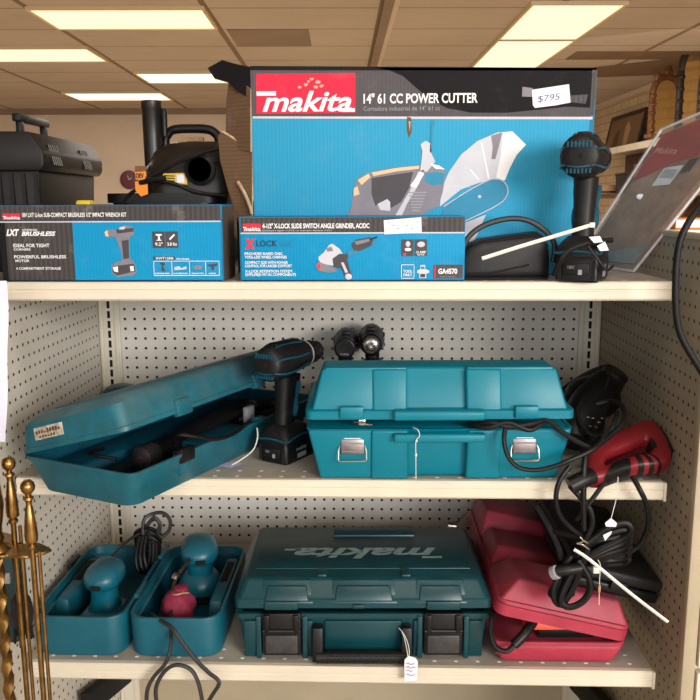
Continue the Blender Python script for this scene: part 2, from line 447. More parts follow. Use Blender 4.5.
def carved(loc, w, h, m, label, rz, glass=True):
    r = thing('carved_mirror', label, 'mirror', loc, rz, 'carved mirrors on the wall shelf')
    f = MB()
    f.box(-w/2, w/2, -2, 2, 0, 1.6, m, .3); f.box(-w/2+.6, -w/2+2.6, -1, 1, 1.6, h*.62, m, .3); f.box(w/2-2.6, w/2-.6, -1, 1, 1.6, h*.62, m, .3)
    arch = [(-(w/2-1.6)*math.cos(math.pi*k/12), 0, h*.62+(h*.25)*math.sin(math.pi*k/12)) for k in range(13)]
    f.tube(arch, 1.25, m, 8, 1)
    f.ell((0, 0, h*.92), (2.2, 1.2, h*.08), m); f.ell((-w*.28, 0, h*.84), (1.7, 1, 2.2), m); f.ell((w*.28, 0, h*.84), (1.7, 1, 2.2), m)
    f.lathe([(1.2, h*.98), (.6, h*1.02), (.9, h*1.05), (.1, h*1.1)], m, 10)
    for k in range(5):
        for sx in (-1, 1): f.ell((sx*(w/2-1.6), -.4, 3+k*h*.12), (1.5, 1.3, 1), m, 10, 6)
    f.obj('frame', r)
    if glass:
        g = MB(); pts = [(-(w/2-2), 1.4)]+[(-(w/2-2)*math.cos(math.pi*k/12), h*.62+h*.23*math.sin(math.pi*k/12)) for k in range(13)]+[(w/2-2, 1.4)]
        g.prism(pts, 'y', .2, .5, 'mirror'); g.obj('mirror_glass', r)
    return r
carved(rpt(128.5, 331, 85.4), 17, 27, 'woodm', 'arched brown carved mirror at the left of the group on the wall shelf', 22)
carved(rpt(129, 309, 85.4), 14, 35, 'wood', 'tallest dark carved mirror in the middle of the group on the wall shelf', 22)
carved(rpt(130, 292, 85.4), 15, 25, 'wood', 'dark carved mirror half hidden behind the leaning blade package', 22, False)
# things on the lower board
r = thing('felt_hat', 'tan brimmed hat lying low in the background beside the impact driver', 'hat', rpt(129, 398, 64.6), 0)
f = MB(); f.lathe([(7, 0), (7.2, .3), (4.2, .7), (3.9, 3.6), (3, 4.6), (.1, 4.4)], 'tan', 20); f.obj('crown', r)
f = MB(); f.lathe([(4.25, .7), (4.2, 1.5), (4.05, 1.6)], 'wood', 20); f.obj('hat_band', r)
for k, (y, hh, m, lab) in enumerate(((369, 8, 'iron', 'dark grey metal bin low on the background shelf beyond the hat'), (346, 11, 'woodm', 'brown wooden box on the lower background shelf'), (309, 9, 'kraftd', 'dull brown box on the lower background shelf nearest the leaning package'))):
    r = thing('storage_box', lab, 'box', rpt(130.5, y, 64.6), TH*180/math.pi, 'boxes on the lower background shelf')
    f = MB(); f.frus((-5, 5, -7, 7), (-5.6, 5.6, -7.6, 7.6), 0, hh, m, .3); f.obj('box_body', r)
    f = MB(); f.box(-5.8, 5.8, -7.8, 7.8, hh, hh+1, m, .3); f.obj('lid', r)

# far wall: round dark red clock
ck = thing('wall_clock', 'round dark red wall clock on the far wall beside the shop vacuum', 'clock', rpt(-118, 471.5, 74.5), TH*180/math.pi)
f = MB(); f.lathe([(.1, 0), (5, 0), (5.2, .5), (5, 1.1), (4.2, 1.2)], plain('clock_maroon', (92, 22, 36), .4), 28, RX(90)); f.obj('clock_case', ck)
f = MB(); f.lathe([(4.2, 1.0), (3.9, .9), (.1, .9)], plain('clock_face', (92, 54, 58), .5, var=0), 28, RX(90)); f.obj('clock_face', ck)
f = MB()
for k in range(12):
    a = R(30*k); f.ell((2.9*math.sin(a), -1.15, 2.9*math.cos(a)), (.3, .06, .3), 'pgrey', 8, 4)
f.tube([(0, -1.2, 0), (1.6, -1.2, 1.2)], .12, 'pwhite', 6, 1); f.tube([(0, -1.2, 0), (-.6, -1.2, 2.4)], .1, 'pwhite', 6, 1); f.obj('hands', ck)

# ------------------------------------------------------------------ the shelving unit
ZT, ZM, ZB = 54.82, 40.24, 25.35
gon = thing('shelving_unit', 'cream steel shelving unit with pegboard back and sides and three shelves', 'shelf', (0, -12, 0))
f = MB(); f.box(-25.05, 25.05, 0, .5, 22, 57, 'pegback'); f.obj('back_panel', gon, 'cream perforated back panel', world=True)
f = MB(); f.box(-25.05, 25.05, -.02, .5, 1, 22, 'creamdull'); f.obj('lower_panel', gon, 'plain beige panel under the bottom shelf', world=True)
for sx in (-1, 1):
    f = MB(); x = 24*sx
    f.box(x-1.05, x+1.05, -.45, 0, 0, 57, 'cream2', .06)
    for dx in (-.78, .72): f.box(x+dx-.16, x+dx+.2, -.62, -.4, 0, 57, 'cream2', .05)
    for k in range(12, 56): f.box(x-.14, x+.14, -.47, -.4, k+.14, k+.86, 'slot')
    f.obj('upright', gon, 'slotted steel upright', world=True)
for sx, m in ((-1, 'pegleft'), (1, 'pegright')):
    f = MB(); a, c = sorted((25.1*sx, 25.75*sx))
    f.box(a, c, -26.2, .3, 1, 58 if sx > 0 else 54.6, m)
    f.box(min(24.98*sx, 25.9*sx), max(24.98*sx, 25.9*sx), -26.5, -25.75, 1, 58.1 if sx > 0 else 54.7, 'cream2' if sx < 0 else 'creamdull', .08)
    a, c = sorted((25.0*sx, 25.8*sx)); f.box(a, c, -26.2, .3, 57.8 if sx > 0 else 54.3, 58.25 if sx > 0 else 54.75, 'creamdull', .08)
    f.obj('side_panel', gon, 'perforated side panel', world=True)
def shelf(z, y0, tilt=0):
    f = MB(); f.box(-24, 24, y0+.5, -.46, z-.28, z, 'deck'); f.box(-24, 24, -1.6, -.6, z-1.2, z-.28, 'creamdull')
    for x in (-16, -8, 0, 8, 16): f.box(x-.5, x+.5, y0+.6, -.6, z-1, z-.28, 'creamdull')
    o = f.obj('shelf', gon, 'grey topped steel shelf', world=True)
    p = MB(); p.prism([(y0+.5, z), (y0+.1, z), (y0, z-.1), (y0, z-.52), (y0+.07, z-.58), (y0+.07, z-.66), (y0, z-.72), (y0, z-1.22), (y0+.12, z-1.36), (y0+.5, z-1.36)], 'x', -24, 24, 'cream')
    p.box(23.9, 24.12, y0-.1, y0+.5, z-1.4, z, 'cream', .04)
    p = p.obj('price_channel', o, 'glossy cream front lip', at=ORG[gon.name]); p.location = (0, 0, 0)
    return o
for z, y in ((ZT, -22.475), (ZM, -23.45), (ZB, -23.69)): shelf(z, y)
f = MB(); f.box(-52, -25.95, -21, -.3, ZT-1.3, ZT, 'deck'); f.obj('adjoining_shelf', gon, world=True)
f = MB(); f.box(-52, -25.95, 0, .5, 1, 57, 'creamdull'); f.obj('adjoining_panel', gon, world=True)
for sx in (-1, 1):
    f = MB(); f.hexa([(24*sx-.5, -1, 9.5), (24*sx+.5, -1, 9.5), (24*sx+.5, -13, 13.6), (24*sx-.5, -13, 13.6), (24*sx-.5, -1, 11.8), (24*sx+.5, -1, 11.8), (24*sx+.5, -13, 15.8), (24*sx-.5, -13, 15.8)], 'slot', .1); f.obj('bracket', gon, 'black bracket under the bottom shelf', world=True)

# white sheet on the front edge of the left side panel
f = MB()
rows = []
for k in range(13):
    z = 55.3-k*.94; e = -22.1-.07*k+.06*math.sin(k*.9)
    rows.append([(-28, -26.62, z), (-25.2, -26.62-.03*math.sin(k*.8), z), (-23.6, -26.6+.1*math.sin(k*.5), z), (e, -26.55+.2*math.sin(k*.4), z)])
vs = [p for r_ in rows for p in r_]; fs = [(i*4+j, i*4+j+1, (i+1)*4+j+1, (i+1)*4+j) for i in range(12) for j in range(3)]
f.add(vs, fs, 'papers'); tag(f.obj('paper_sheet', at=(-25.5, -26.6, 44.2)), 'blank white paper sheet hanging at the left edge below the top shelf', 'paper')

# neighbour cabinet to the right
cb = thing('storage_cabinet', 'cream drawer cabinet seen as a narrow strip at the right edge', 'cabinet', (35.5, -14, 0))
f = MB(); f.box(26.05, 45, -25.6, -2, 0, 57.4, 'cream', .1); f.obj('cabinet_body', cb, world=True)
for k, (a, c) in enumerate(((2, 18.9), (19.1, 27), (27.3, 33), (33.3, 41.5), (41.8, 57))):
    f = MB(); f.box(26.15, 44.9, -26.35, -25.6, a, c-.12, 'cream', .08); d = f.obj('drawer', cb, world=True)
    h = MB(); h.tube([(33, -26.3, (a+c)/2), (33, -27.2, (a+c)/2), (38, -27.2, (a+c)/2), (38, -26.3, (a+c)/2)], .25, 'latch', 8, 1); h = h.obj('handle', d, at=ORG[cb.name]); h.location = (0, 0, 0)
for k, (z, m, lab) in enumerate(((57.42, 'cream', 'pale book at the bottom of the small stack behind the side panel'), (58.3, 'orangel', 'yellowish book on top of the small stack behind the side panel'))):
    r = thing('book', lab, 'book', (28.2, -12.5, z), -6+8*k, 'books stacked behind the side panel')
    f = MB(); f.box(-2, 2, -3, 3, 0, .84, m, .05); f.obj('cover', r)
    f = MB(); f.box(-1.95, 1.9, -3.03, 3.03, .12, .72, 'white'); f.obj('page_block', r)
r = thing('storage_tin', 'dark red box at the right edge above the side panel', 'box', (31.6, -14, 57.42), 0)
f = MB(); f.box(-1.5, 2.8, -3, 3, 0, 3.4, plain('deep_red', (92, 30, 26), .5), .15); f.obj('box_body', r)
f = MB(); f.box(-1.6, 2.9, -3.1, 3.1, 3.4, 4, plain('deep_red_lid', (104, 36, 30), .5), .15); f.obj('lid', r)
# ------------------------------------------------------------------ top shelf: cartons
def logo(f, x0, x1, z0, z1, y, m='cred', white='pwhite', torn=False):
    w, h = x1-x0, z1-z0
    f.rect(x0, x1, z0, z1, y, m)
    f.text('makita', white, FR(x0+w*.06, y-.012, z0+h*.06), h*.5, w*.9, .3, .022)
    f.rect(x0+w*.005, x0+w*.2, z0+h*.45, z0+h*.56, y-.014, white)      # long stroke of the first letter
    f.rect(x0+w*.86, x1-w*.005, z0+h*.03, z0+h*.12, y-.014, white)
    if torn:
        for (a, c, s) in ((.5, .72, .05), (.56, .86, .04), (.44, .66, .035), (.62, .78, .05), (.66, .68, .04), (.53, .8, .03), (.6, .66, .045)):
            k = [(x0+w*a+h*s*1.6*random.uniform(.6, 1.2)*math.cos(t), z0+h*c+h*s*random.uniform(.6, 1.2)*math.sin(t)) for t in [i*math.pi/4 for i in range(8)]]
            f.poly([(p[0], y-.02, p[1]) for p in k], 'torn')

# --- impact wrench carton at the left
c1 = thing('tool_carton', 'long grey and teal carton at the left end of the top shelf', 'box', (-16.2, -19.7, ZT+.01), 0, 'tool cartons on the top shelf')
yf = -22.2
def px(u): return -24.3+(u-2.7)/219.3*16.15
def pz(v): return 54.84+(280.2-v)/75*5.5
def P(pts, y): return [(px(u), y, pz(v)) for u, v in pts]
f = MB(); f.box(-24.3, -8.1, yf, -17.4, 54.83, pz(205), 'cteal2', .06)
f.rect(px(3.5), px(75), pz(278.8), pz(206), yf-.02, 'cgry2'); f.rect(px(75), px(221), pz(278.8), pz(206), yf-.02, 'cteal')
f.rect(px(3.5), px(221), pz(220.5), pz(206), yf-.03, 'cgry2'); f.rect(px(3.5), px(221), pz(222), pz(220.8), yf-.04, 'plgrey')
f.box(-24.25, -8.15, yf+.03, -17.45, pz(205)-.03, pz(205)+.03, 'cblk'); f.rect(px(3.5), px(221), pz(279.5), pz(278.6), yf-.03, 'cblk')
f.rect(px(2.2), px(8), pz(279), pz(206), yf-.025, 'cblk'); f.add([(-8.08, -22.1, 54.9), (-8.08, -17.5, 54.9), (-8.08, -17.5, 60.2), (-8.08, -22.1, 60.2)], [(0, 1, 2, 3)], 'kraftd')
f.obj('carton_body', c1, world=True)
f = MB(); logo(f, px(6.5), px(24), pz(219), pz(213), yf-.05); f.obj('printed_logo', c1, 'small red logo', world=True)
f = MB()
def tx(s, u, v, h, u1, m='pwhite', shear=0, off=.02): f.text(s, m, FR(px(u), yf-.06, pz(v)), h*5.5/75, px(u1)-px(u), shear, off)
tx('18V LXT Li-Ion SUB-COMPACT BRUSHLESS 1/2" IMPACT WRENCH KIT', 26, 216.6, 4, 129)
tx('LXT', 9, 234.6, 6, 22, shear=.3, off=.05); tx('BRUSHLESS', 24, 234.8, 4, 58, shear=.3, off=.04); tx('LITHIUM-ION', 25, 230, 1.8, 40, shear=.2)
tx('IDEAL FOR TIGHT', 15, 246, 3.3, 51); tx('CORNERS', 15, 249.2, 2, 32); tx('POWERFUL BRUSHLESS', 15, 257, 3, 67); tx('MOTOR', 16, 260.6, 2.4, 30); tx('4 COMPARTMENT STORAGE', 16, 268.2, 2.4, 61)
f.obj('printed_lettering', c1, 'white printed lettering', world=True)
f = MB(); y = yf-.05
f.poly(P([(107, 232), (110, 229), (119, 229.5), (122, 226), (128, 225), (135, 226.5), (136, 234), (131, 236.5), (130.5, 245), (130, 256), (132, 259), (135, 262), (136.5, 271), (133, 274), (118, 275.5), (111.5, 272), (112, 264), (117, 260.5), (123, 259.5), (122, 250), (118.5, 240), (117, 236), (109, 236)], y), 'pmid')
f.poly(P([(106.5, 231.5), (109.5, 229.5), (110.5, 236), (107.5, 235.5)], y-.01), 'ptan'); f.poly(P([(118, 229), (135, 227.5), (135.5, 231), (119, 233)], y-.01), 'pdark')
f.poly(P([(123, 240), (130, 239), (129.6, 257), (124, 258)], y-.01), 'pdark'); f.poly(P([(113, 265), (134, 262.5), (135.5, 270), (117, 274), (112.5, 271)], y-.01), 'pdark')
f.poly(P([(113, 266), (118, 265), (118, 271), (114, 270)], y-.02), 'pwhite'); f.poly(P([(130, 265), (133.5, 264.5), (134, 269.5), (130.5, 270)], y-.02), 'pwhite'); f.poly(P([(122, 226.8), (128, 226), (126, 229), (121, 229)], y-.02), 'plgrey')
f.obj('printed_picture', c1, 'printed picture of a small impact wrench', world=True)
f = MB()
for a in (153.5, 166.5): f.poly(P([(a, 231), (a+12.4, 231), (a+12.4, 247), (a, 247)], y), 'pdark')
f.poly(P([(157, 233.5), (163, 233.5), (163, 235), (160.8, 235), (161, 238.5), (163, 240), (157, 240), (159.3, 238.5), (159, 235), (157, 235)], y-.01), 'pwhite'); f.poly(P([(170, 238), (175, 233.4), (176, 234.4), (171, 239.6)], y-.01), 'pwhite')
tx('9.2"', 156, 244.8, 3, 163.5); tx('3.8 lbs', 168, 244.8, 3, 177.5)
f.poly(P([(153.5, 255.5), (175, 255.5), (175, 259), (153.5, 259)], y), 'pdark'); tx('XWT12RB', 155.5, 258.3, 2.2, 173.5); tx('Kit includes', 176.5, 258.6, 1.6, 189)
for (a, c, d, e) in ((153.5, 218.5, 259.8, 260.3), (153.5, 218.5, 273.8, 274.4), (153.5, 154, 259.8, 274), (171.3, 171.8, 259.8, 274), (188.8, 189.3, 259.8, 274), (204.8, 205.3, 259.8, 274), (218.1, 218.6, 259.8, 274)):
    f.poly(P([(a, d), (c, d), (c, e), (a, e)], y), 'pwhite')
for (a, kind) in ((162.5, 0), (180, 1), (197, 2), (212, 3)):
    if kind == 0: f.poly(P([(a-3, 261.5), (a+2, 261.5), (a+2.3, 264), (a, 264.2), (a+1.5, 268), (a+2.6, 270), (a-1, 270.4), (a-1, 264)], y-.01), 'pdark')
    elif kind == 1: f.poly(P([(a-6, 266), (a-1, 265), (a+1, 267), (a+6, 265), (a+6, 268), (a-6, 269)], y-.01), 'plgrey')
    elif kind == 2: f.poly(P([(a-5, 266), (a-2, 264.4), (a+3, 264.6), (a+5, 266), (a+3, 268.4), (a-3, 268.4)], y-.01), 'pmid')
    else: f.poly(P([(a-5, 263.5), (a+5, 262.5), (a+4, 265), (a+1.5, 265), (a+1, 269), (a-1, 269), (a-1.6, 265.4), (a-5, 265)], y-.01), 'pdark')
for a, c in ((155, 169), (173, 187), (191, 203), (208, 215)): tx('included item', a, 272.6, 1.4, c)
f.obj('printed_icons', c1, 'row of small printed icons', world=True)

# --- angle grinder carton in the middle
c2 = thing('tool_carton', 'low teal carton in front of the big one, showing an angle grinder', 'box', (1.2, -19.5, ZT+.01), 0, 'tool cartons on the top shelf')
yf = -22.0
def px(u): return -6.9+(u-240)/225*16.15
def pz(v): return 54.84+(280.6-v)/64.4*4.62
f = MB(); f.box(px(240), px(465.3), yf, -17.3, 54.83, pz(216.5), 'cteal', .05)
f.rect(px(241), px(464.5), pz(231.8), pz(217), yf-.02, 'cgry2'); f.rect(px(241), px(464.5), pz(233.2), pz(231.8), yf-.03, 'plgrey'); f.rect(px(241), px(464.5), pz(280.3), pz(279.4), yf-.03, 'cblk')
f.box(px(240.5), px(465), yf+.03, -17.35, pz(216.5)-.02, pz(216.5)+.03, 'cteal2')
f.rect(px(239.8), px(241.4), pz(280), pz(217), yf-.025, 'cteal2'); f.obj('carton_body', c2, world=True)
f = MB(); logo(f, px(243.5), px(261.5), pz(230.6), pz(223), yf-.05); f.obj('printed_logo', c2, 'small red logo', world=True)
f = MB()
def tx(s, u, v, h, u1, m='pwhite', shear=0, off=.02): f.text(s, m, FR(px(u), yf-.06, pz(v)), h*4.62/64.4, px(u1)-px(u), shear, off)
tx('4-1/2" X-LOCK SLIDE SWITCH ANGLE GRINDER, AC/DC', 263, 227.6, 4.6, 370, off=.03); tx('Esmeriladora angular X-LOCK con interruptor deslizante, CA/CC', 263, 230.6, 1.6, 333, m='plgrey', off=0)
tx('X', 244.5, 247.5, 9, 255.5, 'pred', .1, .07); tx('LOCK', 256.5, 245.5, 5.8, 277.5, 'inkd', 0, .01); tx('AC/DC', 280, 245.5, 5, 294, 'pteal')
for i, (l1, l2, e) in enumerate((('PROVIDES RAPID DISC', 'TOOL-LESS WHEEL CHANGES', 287), ('COMPACT SIZE WITH POWER', 'CONTROL FOR LARGER COMFORT', 292), ('X-LOCK RETENTION SYSTEM', 'SIMPLIFIED FIT-IN COMPONENTS', 296))):
    tx(l1, 244.5, 254.2+i*8.8, 2.6, e-4); tx(l2, 244.5, 257.6+i*8.8, 2.6, e)
f.obj('printed_lettering', c2, 'printed lettering', world=True)
f = MB(); y = yf-.05
f.poly(P([(347, 252), (357, 246), (376, 238), (376, 243), (360, 251), (349, 257)], y), 'pteal'); f.poly(P([(352, 243.5), (357, 239), (371, 236.5), (374, 240), (372, 245), (360, 250.5), (354, 250)], y-.01), 'pdark')
f.poly(P([(355, 241), (370, 238), (370, 241), (357, 244.5)], y-.02), 'pmid'); f.tube(P([(371, 239), (376, 237.2), (378, 236.6)], y), .06, 'inkd', 5, 1)
f.poly(P([(319, 256), (324, 252), (330, 244), (333, 243), (340, 248), (344, 254), (342, 262), (334, 265), (322, 263), (319, 259)], y-.01), 'plgrey')
f.poly(P([(316, 265), (319, 261), (330, 265), (337, 268), (337, 271), (328, 272), (319, 270)], y-.02), 'pmid'); f.poly(P([(317, 264), (320, 262.5), (321, 268), (318, 268)], y-.03), 'pred')
f.poly(P([(333, 258), (340, 253), (349, 253.5), (348, 259), (350, 268), (353, 276), (350, 279.2), (346, 277.5), (342, 268), (334, 266)], y-.03), 'pdark'); f.poly(P([(341.5, 262), (344, 261.5), (348.6, 271.5), (346, 272.5)], y-.04), 'plgrey')
f.ell((px(349), y-.04, pz(276)), (.25, .02, .22), 'plgrey', 12, 6); f.poly(P([(327, 247.5), (332, 246), (334, 250), (328, 251)], y-.04), 'pmid')
f.obj('printed_picture', c2, 'printed picture of an angle grinder', world=True)
f = MB()
for a in (402, 415.3): f.poly(P([(a, 239), (a+12.2, 239), (a+12.2, 255.5), (a, 255.5)], y), 'pdark')
f.ell((px(408.5), y-.02, pz(243.5)), (.17, .015, .2), 'plgrey', 12, 6); f.ell((px(408.5), y-.02, pz(249)), (.24, .015, .12), 'pwhite', 12, 6); f.rect(px(404), px(406.5), pz(255), pz(252.5), y-.02, 'pred')
f.ell((px(421.5), y-.02, pz(244)), (.28, .015, .2), 'plgrey', 12, 6); tx('13 AMP', 416.6, 253, 2.6, 426.4); tx('MOTOR', 418, 255, 1.4, 425)
for (a, c, d, e) in ((402, 415, 264, 264.5), (402, 402.5, 264, 278), (414.5, 415, 264, 278), (402, 415, 277.6, 278.1)): f.poly(P([(a, d), (c, d), (c, e), (a, e)], y), 'pwhite')
tx('TOOL', 404, 272, 2.6, 413); tx('ONLY', 404, 275.6, 2.6, 413)
f.poly(P([(418, 270), (421, 268.5), (421, 264.5), (426, 264.5), (426, 268.5), (430, 270), (430, 272.4), (427, 273), (427, 277.5), (420, 277.5), (420, 273), (418, 272.4)], y), 'plgrey'); f.poly(P([(421.6, 266), (425.4, 266), (425.4, 268.6), (421.6, 268.6)], y-.01), 'pteal'); f.poly(P([(421, 273.4), (426, 273.4), (426, 276.8), (421, 276.8)], y-.01), 'pdark')
f.poly(P([(434.5, 264.3), (463.5, 264.3), (463.5, 278), (434.5, 278)], y), 'pdark'); tx('GA4570', 439, 273.2, 5, 458, off=.03); tx('made in one size', 441, 276.8, 1.3, 456, 'pgrey', 0, 0); f.poly(P([(435, 264.8), (436.4, 264.8), (436.4, 277.6), (435, 277.6)], y-.01), 'cred')
f.obj('printed_icons', c2, 'printed icons and model number', world=True)
f = MB(); st = [(384.2, 220), (421.4, 217.2), (422, 232.2), (385, 234)]
f.poly(P(st, y-.03), 'white')
for k in range(7): f.poly(P([(388+k*4.6, 221.6+(k % 3)*3.2), (390.4+k*4.6, 221.5+(k % 3)*3.2), (390.4+k*4.6, 222.2+(k % 3)*3.2), (388+k*4.6, 222.3+(k % 3)*3.2)], y-.04), 'pmid')
f.rect(px(386), px(420), pz(227), pz(226.7), y-.04, 'plgrey'); f.obj('price_sticker', c2, 'white price sticker', world=True)

# --- big power cutter carton
c3 = thing('tool_carton', 'largest carton, black and teal, showing a power cutter with a white price slip', 'box', (6.4, -10.9, ZT+.01), 0, 'tool cartons on the top shelf')
yf = -16.8
def px(u): return -6.6+(u-252)/340*25.9
def pz(v): return 70.63-(v-66)/13.2
zt0, zt1 = pz(66), pz(71)
f = MB(); f.hexa([(-6.6, yf, 54.83), (19.3, yf, 54.83), (19.3, -5.1, 54.83), (-6.6, -5.1, 54.83), (-6.65, yf, zt0), (19.35, yf, zt1), (19.3, -5.1, zt1), (-6.6, -5.1, zt0)], 'ctealbig', .07)
f.add([(-6.64, yf-.02, zt0-.01), (19.34, yf-.02, zt1-.01), (px(591.5), yf-.02, pz(117.5)), (-6.6, yf-.02, pz(114.5))], [(0, 1, 2, 3)], 'cgry')
f.poly([(px(375), yf-.03, zt0-.2), (19.34, yf-.03, zt1-.01)]+P([(591.8, 109), (566, 107.5), (540, 110), (505, 113), (470, 112.5), (447, 108), (430, 100), (416, 88), (403, 77), (390, 71.5)], yf-.03), 'cblk')
f.poly([(-6.64, yf-.03, zt0-.01), (19.34, yf-.03, zt1-.01), (19.34, yf-.03, zt1-.2), (-6.64, yf-.03, zt0-.3)], 'cblk')
f.add(P([(253, 114.5), (590.5, 117.5), (590.4, 120), (253, 116.6)], yf-.035), [(0, 1, 2, 3)], 'plgrey')
f.hexa([(-6.64, yf+.02, zt0-.1), (19.34, yf+.02, zt1-.1), (19.28, -5.12, zt1-.1), (-6.58, -5.12, zt0-.1), (-6.64, yf+.02, zt0+.02), (19.34, yf+.02, zt1+.02), (19.28, -5.12, zt1+.02), (-6.58, -5.12, zt0+.02)], 'cblk')
f.poly(P([(588.6, 72), (593, 72), (590.5, 268), (587, 268)], yf-.03), 'cteal2')
f.poly(P([(588.3, 73), (593, 73), (591.4, 116), (587.6, 116)], yf-.04), 'cgry2')
f.poly(P([(407.3, 116), (411.6, 117), (412.2, 130), (409.6, 137), (407.5, 130)], yf-.04), 'kraft'); f.poly(P([(409, 120), (411, 121), (410, 131)], yf-.05), 'torn')
f.obj('carton_body', c3, world=True)
f = MB(); logo(f, px(257), px(356), pz(112), pz(73.5), yf-.05, torn=True); f.obj('printed_logo', c3, 'big red logo with torn paper', world=True)
f = MB()
def tx(s, u, v, h, u1, m='pwhite', shear=0, off=.02): f.text(s, m, FR(px(u), yf-.06, pz(v)), h/13.2, px(u1)-px(u), shear, off)
tx('14" 61 CC POWER CUTTER', 364, 102.8, 9, 477, off=.025); tx('Cortadora industrial de 14" 61 cc', 364, 110, 4.2, 440, 'pgrey', 0, 0)
f.obj('printed_lettering', c3, 'white printed title', world=True)
f = MB(); y = yf-.05
# guard of the cutting disc
f.poly(P([(441, 205), (443, 186), (450, 170), (462, 153), (478, 140), (497, 132), (512, 131), (526, 144), (517, 154), (511, 166), (506, 179), (494, 178), (478, 182), (462, 188)], y), 'plgrey')
f.poly(P([(503, 132), (512, 131), (526, 144), (517, 154), (511, 166), (506, 179), (497, 177), (501, 155)], y-.01), 'pwhite')
f.poly(P([(491, 135), (502, 132), (499, 146), (496, 158), (492, 158), (493, 146)], y-.015), 'pmid')
for a, c, d, e in ((481, 142, 489, 177), (470, 168, 479, 178), (446, 184, 472, 186)): f.poly(P([(a, c), (a+1.6, c), (d+1.6, e), (d, e)], y-.015), 'pwhite')
f.poly(P([(455, 240), (465, 222), (488, 213), (480, 232), (473, 246), (462, 246)], y), 'plgrey')
f.poly(P([(445, 205), (468, 190), (492, 178), (503, 179), (509, 187), (507, 197), (495, 206), (466, 220), (452, 226), (442, 222)], y-.02), 'pteal'); f.tube(P([(445, 205), (468, 190), (492, 178), (503, 179), (509, 187), (507, 197), (495, 206), (466, 220)], y-.03), .05, 'plgrey', 5, 3); f.ell((px(481), y-.03, pz(195)), (.13, .02, .13), 'plgrey', 10, 5)
# engine body, handles
f.poly(P([(346, 214), (351, 207), (354, 186), (358, 176), (368, 171), (390, 166), (420, 163), (440, 165), (447, 170), (444, 190), (440, 204), (424, 212), (420, 225), (400, 238), (378, 226), (360, 218)], y-.01), 'pmid')
f.poly(P([(372, 176), (414, 170), (410, 186), (402, 200), (392, 206), (386, 198), (376, 204), (372, 192)], y-.02), 'pdark')
f.poly(P([(425, 172), (438, 170), (446, 172), (444, 182), (434, 184), (426, 180)], y-.02), 'pteal')
f.poly(P([(372, 170.5), (398, 166), (420, 164), (420, 167), (398, 169.4), (374, 174)], y-.03), 'ptan'); f.poly(P([(358, 178), (369, 171.5), (371, 175), (362, 183)], y-.03), 'ptan'); f.poly(P([(354, 186), (358, 184), (360, 192), (354, 194)], y-.03), 'ptan')
f.poly(P([(378, 202), (388, 197), (391, 200), (391, 209), (381, 208)], y-.03), 'plgrey'); f.poly(P([(396, 214), (410, 190), (419, 170), (425, 168), (420, 182), (408, 202), (402, 216)], y-.03), 'plgrey')
f.poly(P([(411, 184), (421, 170), (425, 172), (417, 186)], y-.035), 'pwhite'); f.poly(P([(421, 170), (423, 150), (421, 143), (426, 139.5), (431, 142), (432, 152), (436, 160), (428, 170)], y-.03), 'plgrey')
f.poly(P([(430.4, 151), (431.4, 120), (435, 119.5), (435, 125), (433, 126), (432.6, 151)], y-.03), 'pteal'); f.poly(P([(431, 162), (440, 164), (446, 168), (436, 167)], y-.035), 'pwhite')
for k in range(7): f.poly(P([(410+k*.6, 190+k*3), (428-k, 190+k*3), (427-k, 191.4+k*3), (409+k*.6, 191.4+k*3)], y-.04), 'pgrey')
f.poly(P([(346, 214), (352, 206), (358, 212), (356, 218), (348, 220)], y-.03), 'pmid')
f.obj('printed_picture', c3, 'printed picture of a power cutter', world=True)
f = MB(); f.poly(P([(530, 91.2), (566, 86.2), (568.2, 103.6), (554, 106.2), (533.5, 108.6), (531.4, 106)], y-.02), 'white')
f.poly(P([(520.5, 88.2), (530.6, 89.6), (530.6, 98), (520.5, 97.6)], y-.01), 'pmid'); f.poly(P([(567, 97), (585, 96), (583, 105), (568, 103.4)], y-.01), 'cgry2')
f.text('$795', 'ink', FR(px(536), y-.03, pz(103.2), 7), 6/13.2, px(558)-px(536), .15, -.005); f.obj('price_slip', c3, 'white slip with a handwritten price taped on', world=True)
# torn flaps of the open left end
def flap(pts, Y0, Y1, m, lab=None):
    """a torn board piece; pts are (u, v, depth)"""
    q = [at(*p) for p in pts]; n = (q[1]-q[0]).cross(q[2]-q[0]).normalized()*.16
    f = MB(); k = len(q); f.add(q+[p+n for p in q], [tuple(range(k))[::-1], tuple(range(k, 2*k))], m); f.add(q+[p+n for p in q], [(i, (i+1) % k, (i+1) % k+k, i+k) for i in range(k)], 'kraftedge')
    return f
flap([(251.5, 67, -16.8), (236, 64, -16.2), (222, 60, -15.6), (207.5, 68, -15.2), (214, 78, -15.4), (228, 82, -15.8), (238, 92, -16.2), (252, 100, -16.8)], 0, 0, 'cblk').obj('torn_flap', c3, 'torn black printed flap standing out to the left', world=True)
flap([(252, 90, -16.75), (246, 84, -16.3), (230, 83, -15.2), (228, 100, -15), (227, 134, -15), (232, 146, -15.4), (240, 150, -15.9), (252, 152, -16.75)], 0, 0, 'kraft').obj('torn_flap', c3, 'torn brown flap at the open end of the carton', world=True)
flap([(252, 150, -16.7), (238, 142, -16), (222, 132, -15.4), (218, 136, -15.3), (220, 160, -15.4), (228, 190, -15.7), (236, 212, -16), (240, 228, -16.1), (252, 228, -16.7)], 0, 0, 'kraft').obj('torn_flap', c3, 'lower torn brown flap with a ragged pale edge', world=True)
f = MB(); f.hexa([(-8.1, -14.6, 54.83), (-6.7, -16.7, 54.83), (-6.65, -16.5, 54.83), (-8.0, -14.4, 54.83), (-8.1, -14.6, 60.6), (-6.7, -16.7, 60.6), (-6.65, -16.5, 60.6), (-8.0, -14.4, 60.6)], 'kraft')
